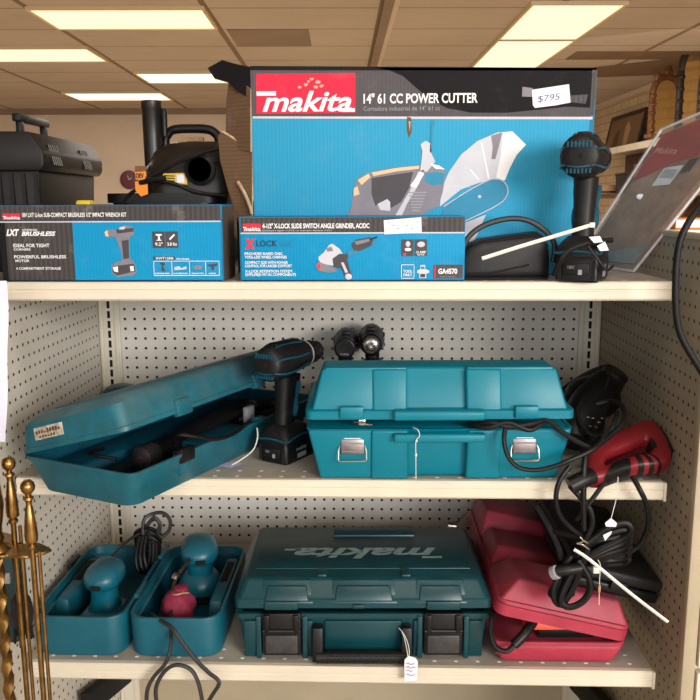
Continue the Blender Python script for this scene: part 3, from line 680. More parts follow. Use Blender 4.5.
f.hexa([(-8.7, -12.6, 54.83), (-8.1, -14.6, 54.83), (-8.0, -14.4, 54.83), (-8.6, -12.5, 54.83), (-8.7, -12.6, 68), (-8.1, -14.6, 68), (-8.0, -14.4, 68), (-8.6, -12.5, 68)], 'kraftd'); f.obj('side_board', c3, 'brown inner board of the open end', world=True)
f = MB(); f.tube(path((238, 182, -16.2), (244, 192, -16.6), (250, 206, -16.9), (252, 214, -16.9)), .14, 'kraftedge', 6, 2); f.obj('torn_edge', c3, world=True)
# --- black toolbox behind the left carton
tb = thing('toolbox', 'large black lidded toolbox behind the left carton, cut by the photo edge', 'toolbox', (-31, -7.2, ZT+.01))
f = MB(); f.frus((-38.2, -24.95, -13.4, -.8), (-38.6, -24.6, -13.8, -.4), ZT, 63.2, 'tbox', .25)
for k in range(14): f.box(-38+k*1.0, -37.75+k*1.0, -13.95, -13.6, ZT+.6, 62.9, 'blk')
f.obj('toolbox_body', tb, world=True)
f = MB(); f.prism([(-38.9, 63.1), (-24.25, 63.1), (-23.95, 63.6), (-23.95, 64.6), (-25.0, 66.2), (-38, 66.4), (-39.2, 64.6), (-39.2, 63.6)], 'y', -14.3, .2, 'tbox', .22)
for k in range(10):
    yy = -12.6+k*(.42 if k < 5 else .42)+(0 if k < 5 else 5.2); f.hexa([(-24.05, yy, 63.5), (-23.75, yy, 63.6), (-23.75, yy+.22, 63.6), (-24.05, yy+.22, 63.5), (-24.5, yy, 65.2), (-24.2, yy, 65.3), (-24.2, yy+.22, 65.3), (-24.5, yy+.22, 65.2)], 'blk')
f.obj('lid', tb, world=True)
f = MB(); f.box(-27.6, -26.9, -11.4, -5, 67.3, 67.95, 'blk', .1); f.box(-27.5, -27, -11, -10.3, 66.2, 67.4, 'blk', .08); f.box(-27.5, -27, -6, -5.3, 66.2, 67.4, 'blk', .08); f.obj('handle', tb, world=True)
f = MB(); f.box(-29.6, -28.2, -14.6, -14.2, 62.8, 65, 'blk', .1); f.box(-29.4, -28.4, -14.75, -14.5, 63, 63.6, 'tbox', .08); f.obj('latch', tb, world=True)

# --- shop vacuum
vc = thing('shop_vacuum', 'black shop vacuum with yellow label standing behind the left carton', 'vacuum cleaner', (-15, -7, ZT+.01))
f = MB(); f.shell([(ZT, 8.8, 9.6, 1.6, -14.9, -7), (ZT+.6, 9.4, 10, 2, -14.9, -7), (60, 9.8, 10, 2.2, -14.9, -7), (61, 9.8, 10, 2.2, -14.9, -7)], 'vac', 5); f.obj('tank', vc, world=True)
f = MB(); f.shell([(60.5, 10.4, 10.4, 2, -14.95, -7), (61.3, 10.4, 10.4, 2, -14.95, -7)], 'blk', 5); f.obj('tank_rim', vc, world=True)
f = MB(); f.shell([(61.3, 8.6, 9.4, 2.4, -12.9, -7), (62.2, 8.6, 9.4, 2.4, -12.9, -7), (63.8, 8.2, 9.0, 3, -12.8, -7), (64.8, 7.4, 8.2, 3, -12.8, -7), (65.4, 6.2, 6.8, 2.8, -12.7, -7), (65.7, 4.4, 5, 2, -12.7, -7)], 'vac', 6); f.ell((-15.6, -8.5, 63), (1.6, 2.4, 1.5), 'vac'); f.obj('motor_head', vc, world=True)
f = MB(); f.tube([(-15.7, -7.2, 64), (-15.8, -7.2, 65.8), (-15.5, -7.2, 66.5), (-14.8, -7.2, 66.9), (-12.2, -7.2, 66.9), (-11.3, -7.2, 66.5), (-11.0, -7.2, 65.8), (-11.1, -7.2, 64)], .4, 'blk', 10, 5); f.box(-14.6, -12.3, -7.6, -7.2, 65.4, 66.2, 'tan', .1); f.obj('handle', vc, world=True)
f = MB(); Q = T(-11.75, -11.5, 63.2) @ RX(90); f.lathe([(1.05, 0), (1.25, .1), (1.3, .7), (1.0, .8), (.95, -.3), (.05, -.35)], 'blk', 24, Q); f.lathe([(.98, .5), (.05, .5)], 'slot', 24, Q); f.obj('blower_port', vc, world=True)
f = MB(); f.lathe([(.74, 61.2), (.76, 63), (.8, 66), (.82, 68.4), (.88, 68.5), (.88, 69.15), (.66, 69.2)], 'vac', 20, T(-16.55, -8.5, 0)); f.lathe([(.26, 66.2), (.3, 68.3), (.2, 68.5)], 'blk', 10, T(-15.45, -8.6, 0)); f.obj('wand_tube', vc, 'upright black hose tube', world=True)
f = MB(); X = T(1.9, .02, -.95)
f.hexa([(-16.9, -11.9, 63.1), (-14.8, -11.95, 62.95), (-14.8, -11.7, 62.95), (-16.9, -11.7, 63.1), (-16.8, -11.9, 63.85), (-14.75, -11.95, 63.9), (-14.75, -11.7, 63.9), (-16.8, -11.7, 63.85)], 'yellow', X=X); f.add([(-15.65, -11.98, 63.1), (-15.0, -11.98, 63.1), (-15.0, -11.98, 63.75), (-15.65, -11.98, 63.75)], [(0, 1, 2, 3)], 'papers', X)
for k in range(3): f.add([(-16.7, -11.97, 63.25+k*.2), (-15.8, -11.97, 63.2+k*.2), (-15.8, -11.97, 63.28+k*.2), (-16.7, -11.97, 63.33+k*.2)], [(0, 1, 2, 3)], 'inkd', X)
f.obj('label_sticker', vc, 'yellow warning label', world=True)
f = MB(); f.tube(path((226, 148, -12.3), (205, 152, -12.6), (180, 162, -12.8), (150, 178, -12.6), (138, 188, -12.4), (128, 196, -12.2), (123, 206, -12)), .16, 'cord', 8, 6)
f.tube(path((146, 178, -12.9), (175, 184, -12.7), (195, 192, -12.4), (225, 196, -12.2)), .16, 'cord', 8, 6); f.tube(path((140, 183, -12.8), (152, 180, -13), (166, 178, -12.9)), .22, 'cord', 8, 4); f.obj('power_cord', vc, world=True)
f = MB(); q = [at(135, 172, -12.9), at(146, 171.4, -12.9), at(146.6, 179, -12.9), at(135.6, 179.6, -12.9)]; f.poly(q, 'orangel'); q2 = [at(135, 181.5, -12.9), at(147.5, 180.6, -12.9), at(148, 194, -12.8), at(141, 196.5, -12.8), at(135.4, 190, -12.9)]; f.poly(q2, 'orangel')
f.poly([at(135, 166, -12.9), at(147, 166, -12.9), at(146, 171.4, -12.9), at(135, 172, -12.9)], 'woodm'); f.text('DEV', 'inkd', Matrix.Translation(at(136, 178, -12.97)) @ RX(90), .38, .66, 0, .03); f.obj('hang_tag', vc, 'orange paper hang tag with dark letters', world=True)
r = thing('tape_measure', 'small yellow object showing just above the left carton, beside the toolbox', 'tape measure', (-20.6, -14.6, ZT+.01))
f = MB(); f.prism([(-1, 0), (1, 0), (1, 3.2), (.5, 5.9), (-.6, 5.9), (-1, 3.2)], 'y', -.6, .6, 'yellow', .15); f.obj('case', r)
f = MB(); f.box(.9, 1.2, -.4, .4, .3, .7, 'steel', .05); f.obj('tape_tip', r)

# --- small black case with strap
pc = thing('tool_pouch', 'small black case with a curved strap beside the impact driver', 'case', (12.4, -19.7, ZT+.01), 4)
def sec(x, h, d, z0=0): return [(x, y, z0+z) for y, z in rr(d, h, min(h, d)*.22, 4, 0, h/2+.05)]
f = MB(); f.loft([sec(-3.25, 1.2, 1.6), sec(-3.15, 1.9, 2.4), sec(-2.7, 2.5, 2.8), sec(-1.8, 2.9, 3), sec(.5, 3.2, 3), sec(2.2, 3.4, 2.9), sec(2.7, 3.1, 2.7), sec(3.05, 2.2, 2.3), sec(3.2, 1.4, 1.6)], 'blk3'); f.obj('pouch_body', pc)
f = MB(); f.tube([(-3.1, -.9, .9), (-3, -1.1, 1.9), (-2.3, -1.3, 2.6), (-.5, -1.4, 2.95), (2, -1.35, 3.1), (3, -.9, 2.4)], .09, 'blk', 6, 5); f.tube([(-2.9, -1.52, .5), (-1.2, -1.56, .55), (.6, -1.56, .9), (1.5, -1.55, 1.1)], .07, 'slot', 6, 4); f.obj('zipper', pc)
f = MB(); f.box(-3.1, 2.9, -1.5, 1.4, 0, .18, 'slot', .05); f.obj('foot_pad', pc)
f = MB(); f.tube([(-3.1, -.6, 1.6), (-2.9, -.6, 2.9), (-1.7, -.5, 3.9), (.2, -.4, 4.4), (1.8, -.4, 4.2), (3.1, -.5, 3.3), (3.6, -.7, 2.4), (3.5, -.8, 1.2)], .2, 'blk', 8, 6, flat=.6); f.obj('strap', pc)

# --- cordless tools
def cordless(name, label, loc, rz, sc=1., chuck='drill', teal=.5, vents=True, rx=0, ry=0, wob=0):
    """pistol-grip tool standing on its battery; muzzle along local +Y; about 10 in tall"""
    r = thing(name, label, 'power drill', loc, rz, 'black cordless pistol grip tools', rx, ry)
    X = Matrix.Scale(sc, 4)
    f = MB()
    f.shell([(0, 2.7, 4.1, .3, 0, .3), (.15, 2.95, 4.4, .35, 0, .3), (1.5, 3.0, 4.5, .35, 0, .3), (1.75, 2.8, 4.3, .3, 0, .3)], 'blk', X=X)
    f.box(-.9, .9, -2.08, -1.9, .55, 1.35, 'blk2', .08, X=X); f.box(-1.25, -1.05, -2.06, -1.9, .2, 1.5, 'slot', X=X); f.box(1.05, 1.25, -2.06, -1.9, .2, 1.5, 'slot', X=X)
    bt = f.obj('battery', r)
    f = MB(); f.text('18V', 'pgrey', X @ T(-.55, -2.1, .95) @ RX(90), .22); f.rect(.15*sc, .42*sc, .55*sc, .9*sc, -2.1*sc, 'pgrey')
    f.text('makita', 'pgrey', X @ T(1.51, -.6, .95) @ RZ(90) @ RX(90), .3, 1.6, .25, .03); f.rect(0, 0, 0, 0, 0, 'pgrey')
    f.add([(1.515*sc, -.4*sc, .3*sc), (1.515*sc, .9*sc, .3*sc), (1.515*sc, .9*sc, .7*sc), (1.515*sc, -.4*sc, .7*sc)], [(0, 1, 2, 3)], 'pgrey')
    f.obj('battery_label', bt)
    f = MB(); f.shell([(1.75, 2.95, 4.3, .4, 0, .25), (2.3, 3.0, 4.3, .5, 0, .2), (2.75, 2.5, 3.6, .6, 0, .1), (3.15, 1.75, 2.4, .6, 0, -.1)], 'blk2', X=X); f.obj('foot', r)
    f = MB()
    for sx in (-1, 1): f.tube([(sx*1.52, -1.7, 2.0), (sx*1.54, 0, 2.25), (sx*1.45, 2.1, 2.1)], .09, 'teala', 6, 4, X=X)
    f.tube([(-1.4, -1.96, 2.0), (0, -2.0, 2.15), (1.4, -1.96, 2.0)], .09, 'teala', 6, 4, X=X); f.obj('foot_trim', r, 'teal trim line')
    f = MB(); f.shell([(2.9, 1.5, 2.0, .65, 0, -.1), (3.8, 1.35, 1.75, .6, 0, -.1), (5, 1.4, 1.8, .62, 0, .05), (6.2, 1.5, 2.0, .66, 0, .2), (7.2, 1.6, 2.3, .7, 0, .3)], 'blk2', 5, X=X)
    f.obj('grip', r)
    f = MB()
    for sx in (-1, 1): f.tube([(sx*.66, .45, 3.7), (sx*.74, .6, 4.8), (sx*.7, .75, 5.5), (sx*.76, 1.0, 6.6)], lambda t: .2+.06*math.sin(t*9), 'teala', 6, 5, X=X)
    f.obj('grip_trim', r, 'teal grip insert')
    f = MB(); f.frus((-.35, .35, 1.0, 1.7), (-.4, .4, 1.3, 2.0), 5.6, 7.1, 'blk', .12, X=X); f.obj('trigger', r)
    def ring(y, rx_, rz_, z): return [(rx_*math.cos(t), y, z+rz_*math.sin(t)*(1 if math.sin(t) > 0 else .92)) for t in [2*math.pi*i/20 for i in range(20)]]
    f = MB(); f.loft([ring(-2.75, .5, .6, 8.45), ring(-2.7, 1.05, 1.15, 8.45), ring(-2.45, 1.32, 1.45, 8.45), ring(-1.9, 1.45, 1.6, 8.45), ring(-.6, 1.45, 1.6, 8.45), ring(.2, 1.38, 1.5, 8.5), ring(1.4, 1.25, 1.4, 8.55), ring(2.6, 1.15, 1.25, 8.6), ring(2.7, 1.0, 1.1, 8.6)], 'blk2', X=X)
    f.box(-.5, .5, -1.6, 1.8, 9.75, 10.15, 'blk', .18, X=X)
    f.obj('motor_housing', r)
    f = MB()
    for sx in (-1, 1):
        f.tube([(sx*1.12, -2.55, 8.9), (sx*1.42, -1.6, 9.0), (sx*1.42, 0, 8.9), (sx*1.22, 2.0, 8.9)], .085, 'teala', 6, 4, X=X)
        f.tube([(sx*1.0, -2.6, 7.9), (sx*1.4, -1.7, 7.75), (sx*1.36, .2, 7.8), (sx*1.15, 2.1, 8.1)], .085, 'teala', 6, 4, X=X)
        f.tube([(sx*.5, -2.62, 9.5), (sx*.62, -1.4, 9.98), (sx*.6, .6, 9.95), (sx*.5, 2, 9.8)], .07, 'teala', 6, 4, X=X)
    f.tube([(-1.0, -2.6, 7.9), (0, -2.72, 7.75), (1.0, -2.6, 7.9)], .08, 'teala', 6, 4, X=X); f.tube([(-1.12, -2.55, 9.0), (0, -2.68, 9.3), (1.12, -2.55, 9.0)], .08, 'teala', 6, 4, X=X)
    f.obj('housing_trim', r, 'teal trim lines')
    if vents:
        f = MB()
        for k in range(7):
            x = -.75+k*.25
            f.box(x-.06, x+.06, -2.78, -2.6, 9.05, 9.45, 'teala', X=X); f.box(x-.06, x+.06, -2.78, -2.6, 7.35, 7.65, 'teala', X=X)
        f.lathe([(.18, 0), (.16, .12), (.02, .13)], 'slot', 10, X @ T(.1, -2.7, 8.5) @ RX(90)); f.obj('air_vent', r)
    f = MB(); Y = X @ T(0, 2.7, 8.6) @ RX(-90)
    if chuck == 'drill':
        f.lathe([(1.0, 0), (1.12, .1), (1.12, .35), (1.0, .45)], 'blk', 24, Y); f.lathe([(1.13, .12), (1.17, .16), (1.17, .22), (1.13, .26)], 'pgrey', 24, Y)
        f.lathe([(.95, .45), (1.0, .6), (.98, 1.5), (.9, 1.65), (.88, 2.1), (.6, 2.3), (.3, 2.3), (.28, 1.9), (.02, 1.9)], 'blk', 24, Y)
        for k in range(14):
            a = 2*math.pi*k/14; f.box(.94, 1.02, -.07, .07, .65, 1.5, 'slot', X=Y @ RZ(k*360/14))
    elif chuck == 'steel':
        f.lathe([(1.0, 0), (1.15, .2), (1.15, .9), (1.0, 1.1)], 'blk', 24, Y); f.lathe([(.9, 1.1), (.86, 1.5), (.8, 1.55), (.72, 1.45), (.66, 1.45), (.62, 1.6), (.45, 1.65), (.42, 1.5), (.36, 1.5), (.3, 1.9), (.16, 1.9), (.14, 1.4), (.02, 1.4)], 'steel', 24, Y)
    else:
        f.lathe([(1.0, 0), (1.14, .15), (1.16, 1.1), (1.1, 1.25), (.98, 1.3), (.95, 1.15), (.02, 1.1)], 'blk', 24, Y)
        f.text('makita', 'pgrey', X @ T(.5, 3.9, 7.9) @ RZ(180) @ RX(90), .2, 1.0, .2, .02)
    f.obj('chuck', r)
    return r
d1 = cordless('impact_driver', 'black impact driver standing on the top shelf with a long white cable tie', (17.75, -21.4, ZT+.01), -24, 1.02, 'steel')
wi = d1.matrix_basis.inverted()
def child_world(f, name, root, label=None):
    """a part drawn at its real place in the shop, stored in the frame of its (turned) thing"""
    inv = root.matrix_basis.inverted()
    f.v = [inv @ (p*S)/S for p in f.v]
    return f.obj(name, root, label)
f = MB(); f.tube(path((593, 224.5, -23.2), (560, 234.5, -23.6), (520, 246.5, -23.9), (482, 258.6, -24.2)), .13, 'tie', 4, 2, flat=.5); f.box(-.18, .18, -.15, .15, -.18, .18, 'tie', .04, X=Matrix.Translation(at(592, 225, -23.2))); child_world(f, 'cable_tie', d1, 'long white cable tie')
f = MB(); f.tube(path((612, 240, -23.3), (590, 243, -23.9), (570, 250, -24.1), (560, 262, -24), (554, 275, -23.5)), .19, 'cord', 8, 5); f.tube(path((588, 246, -24.2), (600, 262, -24.2), (607, 270, -24.2), (613, 266, -23.4)), .1, 'cord', 6, 5); child_world(f, 'lanyard', d1, 'black strap round the foot')
f = MB(); f.poly([at(589, 237, -24.3), at(600, 236, -24.3), at(603, 242, -24.3), at(594, 243, -24.3)], 'white'); f.poly([at(597, 246, -24.35), at(605, 241.5, -24.35), at(609, 250.5, -24.35), at(600, 251, -24.35)], 'white'); child_world(f, 'price_tag', d1, 'white paper price tag')

# --- leaning blister pack
bp = thing('saw_blade_pack', 'brown and red clear plastic blade pack leaning against the right panel', 'package', (21.5, -12.5, ZT+.02))
B0 = Vector((20.2, -9.5, 55)); B1 = Vector((23.3, -16, 54.95)); A0 = at(663, 131, -9.9)
ex = (B1-B0); nn = ex.cross(A0-B0).normalized()
if nn.y > 0: nn = -nn
def onp(u, v):
    d = at(u, v, 0)-CAM; return CAM+d*((B0-CAM).dot(nn)/d.dot(nn))
A1 = onp(746, 134)
def bq(s, t, o=0):   # s across, t up the pack
    lo = B0.lerp(B1, s); hi = A0.lerp(A1, s); return lo.lerp(hi, t)+nn*o
f = MB(); f.loft([[bq(.07, .05), bq(.93, .05), bq(.93, .97), bq(.5, 1.12), bq(.07, .97)], [bq(.07, .05, .3), bq(.93, .05, .3), bq(.93, .97, .3), bq(.5, 1.12, .3), bq(.07, .97, .3)]], 'bagprint')
f.poly([bq(.07, .05, .31), bq(.93, .05, .31), bq(.93, .2, .31), bq(.5, .13, .31), bq(.07, .1, .31)], 'baggrey'); f.obj('blade_card', bp, 'brown printed backing card', world=True)
f = MB(); f.poly([bq(.08, .62, .34), bq(.5, .78, .34), bq(.93, .88, .34), bq(.93, .96, .34), bq(.5, 1.1, .34), bq(.08, .96, .34)], 'bagred')
wv = (bq(.6, .8)-bq(.2, .8)).normalized(); uv = nn.cross(wv).normalized()
if uv.z < 0: uv = -uv
mt = Matrix((wv, uv, wv.cross(uv))).transposed().to_4x4(); mt.translation = bq(.12, .83, .37)
f.text('Makita', 'bagfaint', mt, .55, 2.6, .2, .02); f.obj('printed_header', bp, 'red printed header with faint lettering', world=True)
f = MB(); f.poly([bq(.4, .6, .36), bq(.62, .62, .36), bq(.62, .76, .36), bq(.4, .73, .36)], 'plgrey')
for k in range(8): f.poly([bq(.43+k*.022, .66, .38), bq(.438+k*.022, .66, .38), bq(.438+k*.022, .73, .38), bq(.43+k*.022, .72, .38)], 'inkd')
f.poly([bq(.64, .7, .36), bq(.74, .72, .36), bq(.74, .82, .36), bq(.64, .8, .36)], 'inkd'); f.ell(bq(.35, .52, .36), (.35, .1, .25), 'plgrey', 10, 6); f.obj('label_sticker', bp, 'grey barcode label', world=True)
f = MB(); f.loft([[bq(0, 0, -.05), bq(1, 0, -.05), bq(1, 1, -.05), bq(.5, 1.18, -.05), bq(0, 1, -.05)], [bq(0, 0, .45), bq(1, 0, .45), bq(1, 1, .45), bq(.5, 1.18, .45), bq(0, 1, .45)]], 'clear'); f.obj('clear_sleeve', bp, 'clear plastic sleeve', world=True)
f = MB()
for a, c in (((0, 0), (0, 1)), ((1, 0), (1, 1)), ((0, 1), (.5, 1.18)), ((.5, 1.18), (1, 1)), ((0, 0), (1, 0))): f.tube([bq(*a, .2), bq(*c, .2)], .11, 'plastedge', 6, 1)
f.obj('folded_edge', bp, 'shiny folded plastic edge', world=True)

# --- thick cable hanging in front of the right panel
f = MB(); f.tube(path((716, 176, -25), (702, 203, -26.4), (690, 220, -27), (681, 238, -27.2), (677, 258, -27.2), (675.5, 285, -27.2), (676, 310, -27.2), (679, 330, -27.2), (686, 346, -27.2), (695, 361, -27.2), (706, 378, -27.2), (722, 396, -27.4)), .235, 'cord', 10, 6)
tag(f.obj('extension_cable', at=tuple(at(676, 310, -27.2))), 'thick black cord hanging in a curve in front of the right side panel', 'cable')
# ------------------------------------------------------------------ middle shelf
# --- centre teal case
cc = thing('tool_case', 'bright teal plastic tool case with two steel latches on the middle shelf', 'tool case', (7.4, -18.6, ZM+.01), 1.9)
f = MB(); f.frus((-8.75, 8.75, -3.75, 4.3), (-9.6, 9.6, -4.45, 5), 0, 4.0, 'teal', .28, 3)
for a, c, e in ((-8.75, -4.7, -4.25), (-5.0, -2.25, -4.45), (2.0, 4.5, -4.45), (4.2, 8.75, -4.25)):
    sa = a-.85 if a < -8 else a; sc_ = c+.85 if c > 8 else c
    f.frus((a, c, e, -3), (sa, sc_, e-.75, -3.6), .02, 3.95, 'teal', .2, 3)
f.shell([(3.72, 19.1, 9.9, .5, 0, .05), (4.02, 19.4, 10.2, .5, 0, .05), (4.02, 18.8, 9.6, .4, 0, .05), (3.6, 18.6, 9.4, .4, 0, .05)], 'teal', 4)
f.box(-3.4, 3.25, -5.75, -4.3, 3.15, 3.8, 'teal', .2, 3); f.obj('base', cc)
f = MB(); f.frus((-9.5, 9.5, -4.5, 5), (-8.5, 8.5, -3.5, -.6), 4.95, 8.3, 'teal', .3, 3)
for a, c, e in ((-9.4, -4.65, -4.85), (-4.9, -2.35, -5.0), (1.9, 4.5, -5.0), (4.2, 9.4, -4.85)):
    ta = a+.85 if a < -8 else a; tc = c-.85 if c > 8 else c
    f.frus((a, c, e, -3.5), (ta, tc, e+.85, -2.6), 5.0, 8.25, 'teal', .2, 3)
f.box(-8.3, -2.4, -3.98, -3.0, 8.05, 8.36, 'teal', .12); f.box(2.0, 8.3, -3.98, -3.0, 8.05, 8.36, 'teal', .12)
f.shell([(4.75, 18.9, 9.6, .5, 0, .05), (4.75, 19.5, 10.25, .55, 0, .05), (5.35, 19.5, 10.25, .55, 0, .05), (5.45, 19.1, 9.8, .5, 0, .05)], 'teal', 4)
f.box(-3.4, 3.2, -5.75, -4.6, 4.78, 5.5, 'teal', .2, 3)
for x in (-6.4, 6.2): f.box(x-.85, x+.85, -5.4, -4.9, 4.85, 5.75, 'teal', .12)
f.obj('lid', cc)
for x in (-6.35, 6.2):
    f = MB(); X = T(x, -5.08, 0) @ Matrix.Rotation(R(-8), 4, 'X')
    f.box(-.85, .85, -.22, .12, 2.1, 3.7, 'latch', .08, X=X); f.box(-.75, .75, -.28, -.2, 2.85, 2.95, 'pmid', X=X); f.box(-.7, .7, -.27, -.2, 2.3, 2.36, 'pmid', X=X); f.box(-.6, .6, -.26, -.2, 3.25, 3.32, 'white', X=X); f.box(-.95, .95, -.12, .16, 3.5, 3.8, 'latch', .06, X=X)
    l = f.obj('latch', cc, 'steel draw latch')
    g = MB(); g.tube([(-.9, -.2, 2.75), (-1.0, -.3, 2.4), (-1.02, -.36, 1.75), (-.95, -.38, 1.62), (.95, -.38, 1.62), (1.02, -.36, 1.75), (1.0, -.3, 2.4), (.9, -.2, 2.75)], .055, 'steel', 6, 1, X=X); g.obj('wire_bail', l)
f = MB(); f.tube([(-6.2, -4.6, 4.45), (-5.7, -4.9, 4.5), (-5.2, -5, 4.35), (-4.9, -5.1, 4.4)], .09, 'steel', 6, 3); f.box(-5.9, -5.4, -4.9, -4.5, 4.25, 4.7, 'steel', .05)
f.obj('key_ring', cc, 'small bright metal bit sticking out of the gap')
f = MB(); f.tube(path((413, 427.5, -24.2), (418, 430, -24.6), (419.5, 436, -24.6), (416, 441, -24.6), (415.8, 455, -24.5), (416, 479, -24.2)), .035, 'tie', 5, 4); f.ell(at(416, 455, -24.5), (.09, .09, .14), 'tie', 8, 6); f.ell(at(416.5, 441, -24.6), (.09, .09, .1), 'tie', 8, 6); child_world(f, 'price_string', cc, 'white string tied to the handle')
# --- open, dusty teal case at the left
oc = thing('tool_case', 'dusty open teal tool case jutting over the left end of the middle shelf', 'tool case', (-22.0, -26.2, ZM+.02), -24.5)
f = MB(); f.shell([(0, 8.3, 23.5, 1.0, 4.9, 12.5), (.12, 8.5, 23.7, 1.1, 4.9, 12.5), (2.35, 9.9, 24.9, .8, 4.9, 12.5), (2.4, 10.1, 25.2, .8, 4.9, 12.5), (2.65, 10.2, 25.3, .8, 4.9, 12.5), (2.65, 9.8, 24.9, .7, 4.9, 12.5)], 'teald', 4, c1=False)
f.shell([(2.65, 9.8, 24.9, .7, 4.9, 12.5), (2.2, 9.2, 24.4, 1, 4.9, 12.5), (.35, 8.2, 23.4, .9, 4.9, 12.5)], 'tealin', 4, c0=False)
f.frus((1.0, 3.9, 1.2, 23), (.9, 3.6, 1.2, 23), .3, 1.9, 'tealin', .25); f.frus((6.6, 8.8, 9, 15), (6.8, 9.2, 9, 15), .3, 2.2, 'tealin', .2); f.box(9.0, 9.75, 5.2, 6.4, .9, 2.7, 'teald', .12); f.box(9.0, 9.75, 15.5, 16.6, .9, 2.7, 'teald', .12); f.obj('base', oc)
Xl = T(0, 0, 2.72) @ RY(-16.5)
f = MB(); f.shell([(0, 10.2, 25.3, .8, 4.9, 12.5), (.3, 10.2, 25.3, .8, 4.9, 12.5), (.36, 10.0, 25.1, .8, 4.9, 12.5), (1.9, 9.5, 24.7, .9, 4.9, 12.5), (2.35, 8.6, 23.6, 1.2, 4.9, 12.5), (2.5, 8.0, 23, 1.1, 4.9, 12.5)], 'teald', 4, X=Xl)
f.loft([[(x, y, 0) for x, y in rr(10.2, 25.3, .8, 4, 4.9, 12.5)], [(x, y, 0) for x, y in rr(9.4, 24.6, 1.1, 4, 4.9, 12.5)], [(x, y, 1.9) for x, y in rr(8.6, 23.8, 1, 4, 4.9, 12.5)]], 'tealin', False, True, X=Xl)
f.frus((8.6, 9.8, 1.2, 8.6), (7.6, 9.1, 1.4, 8.4), .35, 2.25, 'teald', .2, X=Xl); f.frus((8.6, 9.8, 15.4, 23.6), (7.6, 9.1, 15.6, 23.4), .35, 2.25, 'teald', .2, X=Xl)
f.box(2.0, 7.4, 2, 22.6, 2.4, 2.58, 'teald', .08, X=Xl); f.box(9.5, 10.1, 5.3, 6.9, -.3, .9, 'teald', .12, X=Xl); f.box(9.5, 10.1, 15.3, 16.7, -.3, .9, 'teald', .12, X=Xl)
f.obj('lid', oc)
f = MB(); f.box(9.6, 10.0, 5.0, 6.6, 1.9, 2.95, 'blk', .1); f.box(9.3, 9.9, 4.8, 6.8, 2.6, 2.85, 'blk', .06); f.obj('latch', oc, 'black latch on the rim')
f = MB(); X = Xl @ T(0, -.02, 0)
def lp(x, z, o=0): return (x, -.05+(z-.36)*.13-o, z)
f.hexa([lp(1.6, .75, .04), lp(4.4, .75, .04), lp(4.4, .75, -.1), lp(1.6, .75, -.1), lp(1.6, 1.6, .04), lp(4.4, 1.6, .04), lp(4.4, 1.6, -.1), lp(1.6, 1.6, -.1)], plain('stained_label', (196, 186, 170), .8, var=.4, scale=90), X=X)
for k in range(9):
    x = 1.75+k*.28; h = random.uniform(.1, .32); f.add([lp(x, 1.15, .06), lp(x+.2, 1.15, .06), lp(x+.2, 1.15+h, .06), lp(x, 1.15+h, .06)], [(0, 1, 2, 3)], 'woodm', X=X)
    if k < 6: f.add([lp(x+.3, .85, .06), lp(x+.5, .85, .06), lp(x+.5, .9+h*.5, .06), lp(x+.3, .9+h*.5, .06)], [(0, 1, 2, 3)], 'woodm', X=X)
f.obj('paper_label', oc, 'worn white and brown paper label')
f = MB()
for yy in (4, 20): f.tube([(-.12, yy, 2.68), (-.12, yy+2, 2.68)], .16, 'teald', 8, 1)
f.obj('hinge', oc)
rs = thing('reciprocating_saw', 'black and grey power saw lying inside the open dusty teal case', 'saw', (-21.8, -26.2, ZM+.4), -24.5)
f = MB(); f.tube([(5.6, 7, 1.2), (5.6, 10, 1.3), (5.5, 14, 1.5), (5.3, 18, 1.6), (5.2, 21, 1.5)], lambda t: .75+.35*math.sin(t*3.1), 'blk', 12, 4); f.obj('body', rs)
f = MB(); f.tube([(5.2, 20, 1.6), (6, 22.6, 1.7), (7.4, 23, 1.6), (8.0, 21, 1.5), (7.6, 18.6, 1.4), (6, 17.5, 1.4)], .5, 'blk2', 10, 5); f.obj('handle', rs)
f = MB(); f.lathe([(.9, 0), (1, .3), (.9, 1.4), (.6, 1.6)], 'iron', 16, T(5.6, 6.9, 1.2) @ RX(90)); f.obj('gear_collar', rs)
f = MB(); f.box(7.4, 7.9, 16.2, 17.4, 1.4, 2.9, 'pgrey', .15); f.obj('trigger_lock', rs, 'small pale grey lever')
f = MB(); f.box(5.55, 5.65, 2.2, 6, .9, 1.5, 'steel'); f.obj('blade', rs)
f = MB(); f.tube([(7.6, 16, 1.2), (9.3, 14.4, 2.35), (9.9, 11.5, 2.2), (9.95, 9, 2.35), (9.5, 7.2, 2.9), (8.6, 6.2, 3.2), (7.4, 7, 2.2)], .16, 'cord', 8, 6); f.tube([(6, 2.5, 2.1), (4.6, 2, 2.3), (3.4, 2.6, 2.2), (3.2, 4.2, 2)], .14, 'cord', 8, 5); f.obj('power_cord', rs, 'black cord looping out of the case')
dc = thing('dust_canister', 'round dark teal plastic cap peeking out behind the open dusty case', 'cap', (-22.15, -3.4, ZM+.01))
f = MB(); f.lathe([(1.9, 0), (1.95, .3), (1.9, 1.6), (1.7, 2.2), (1.2, 2.6), (.5, 2.78), (.02, 2.8)], 'tealk', 24); f.obj('cap_body', dc)
f = MB(); f.lathe([(2.0, .5), (2.06, .55), (2.06, .8), (2.0, .85)], 'blk', 24); f.obj('rim_band', dc)

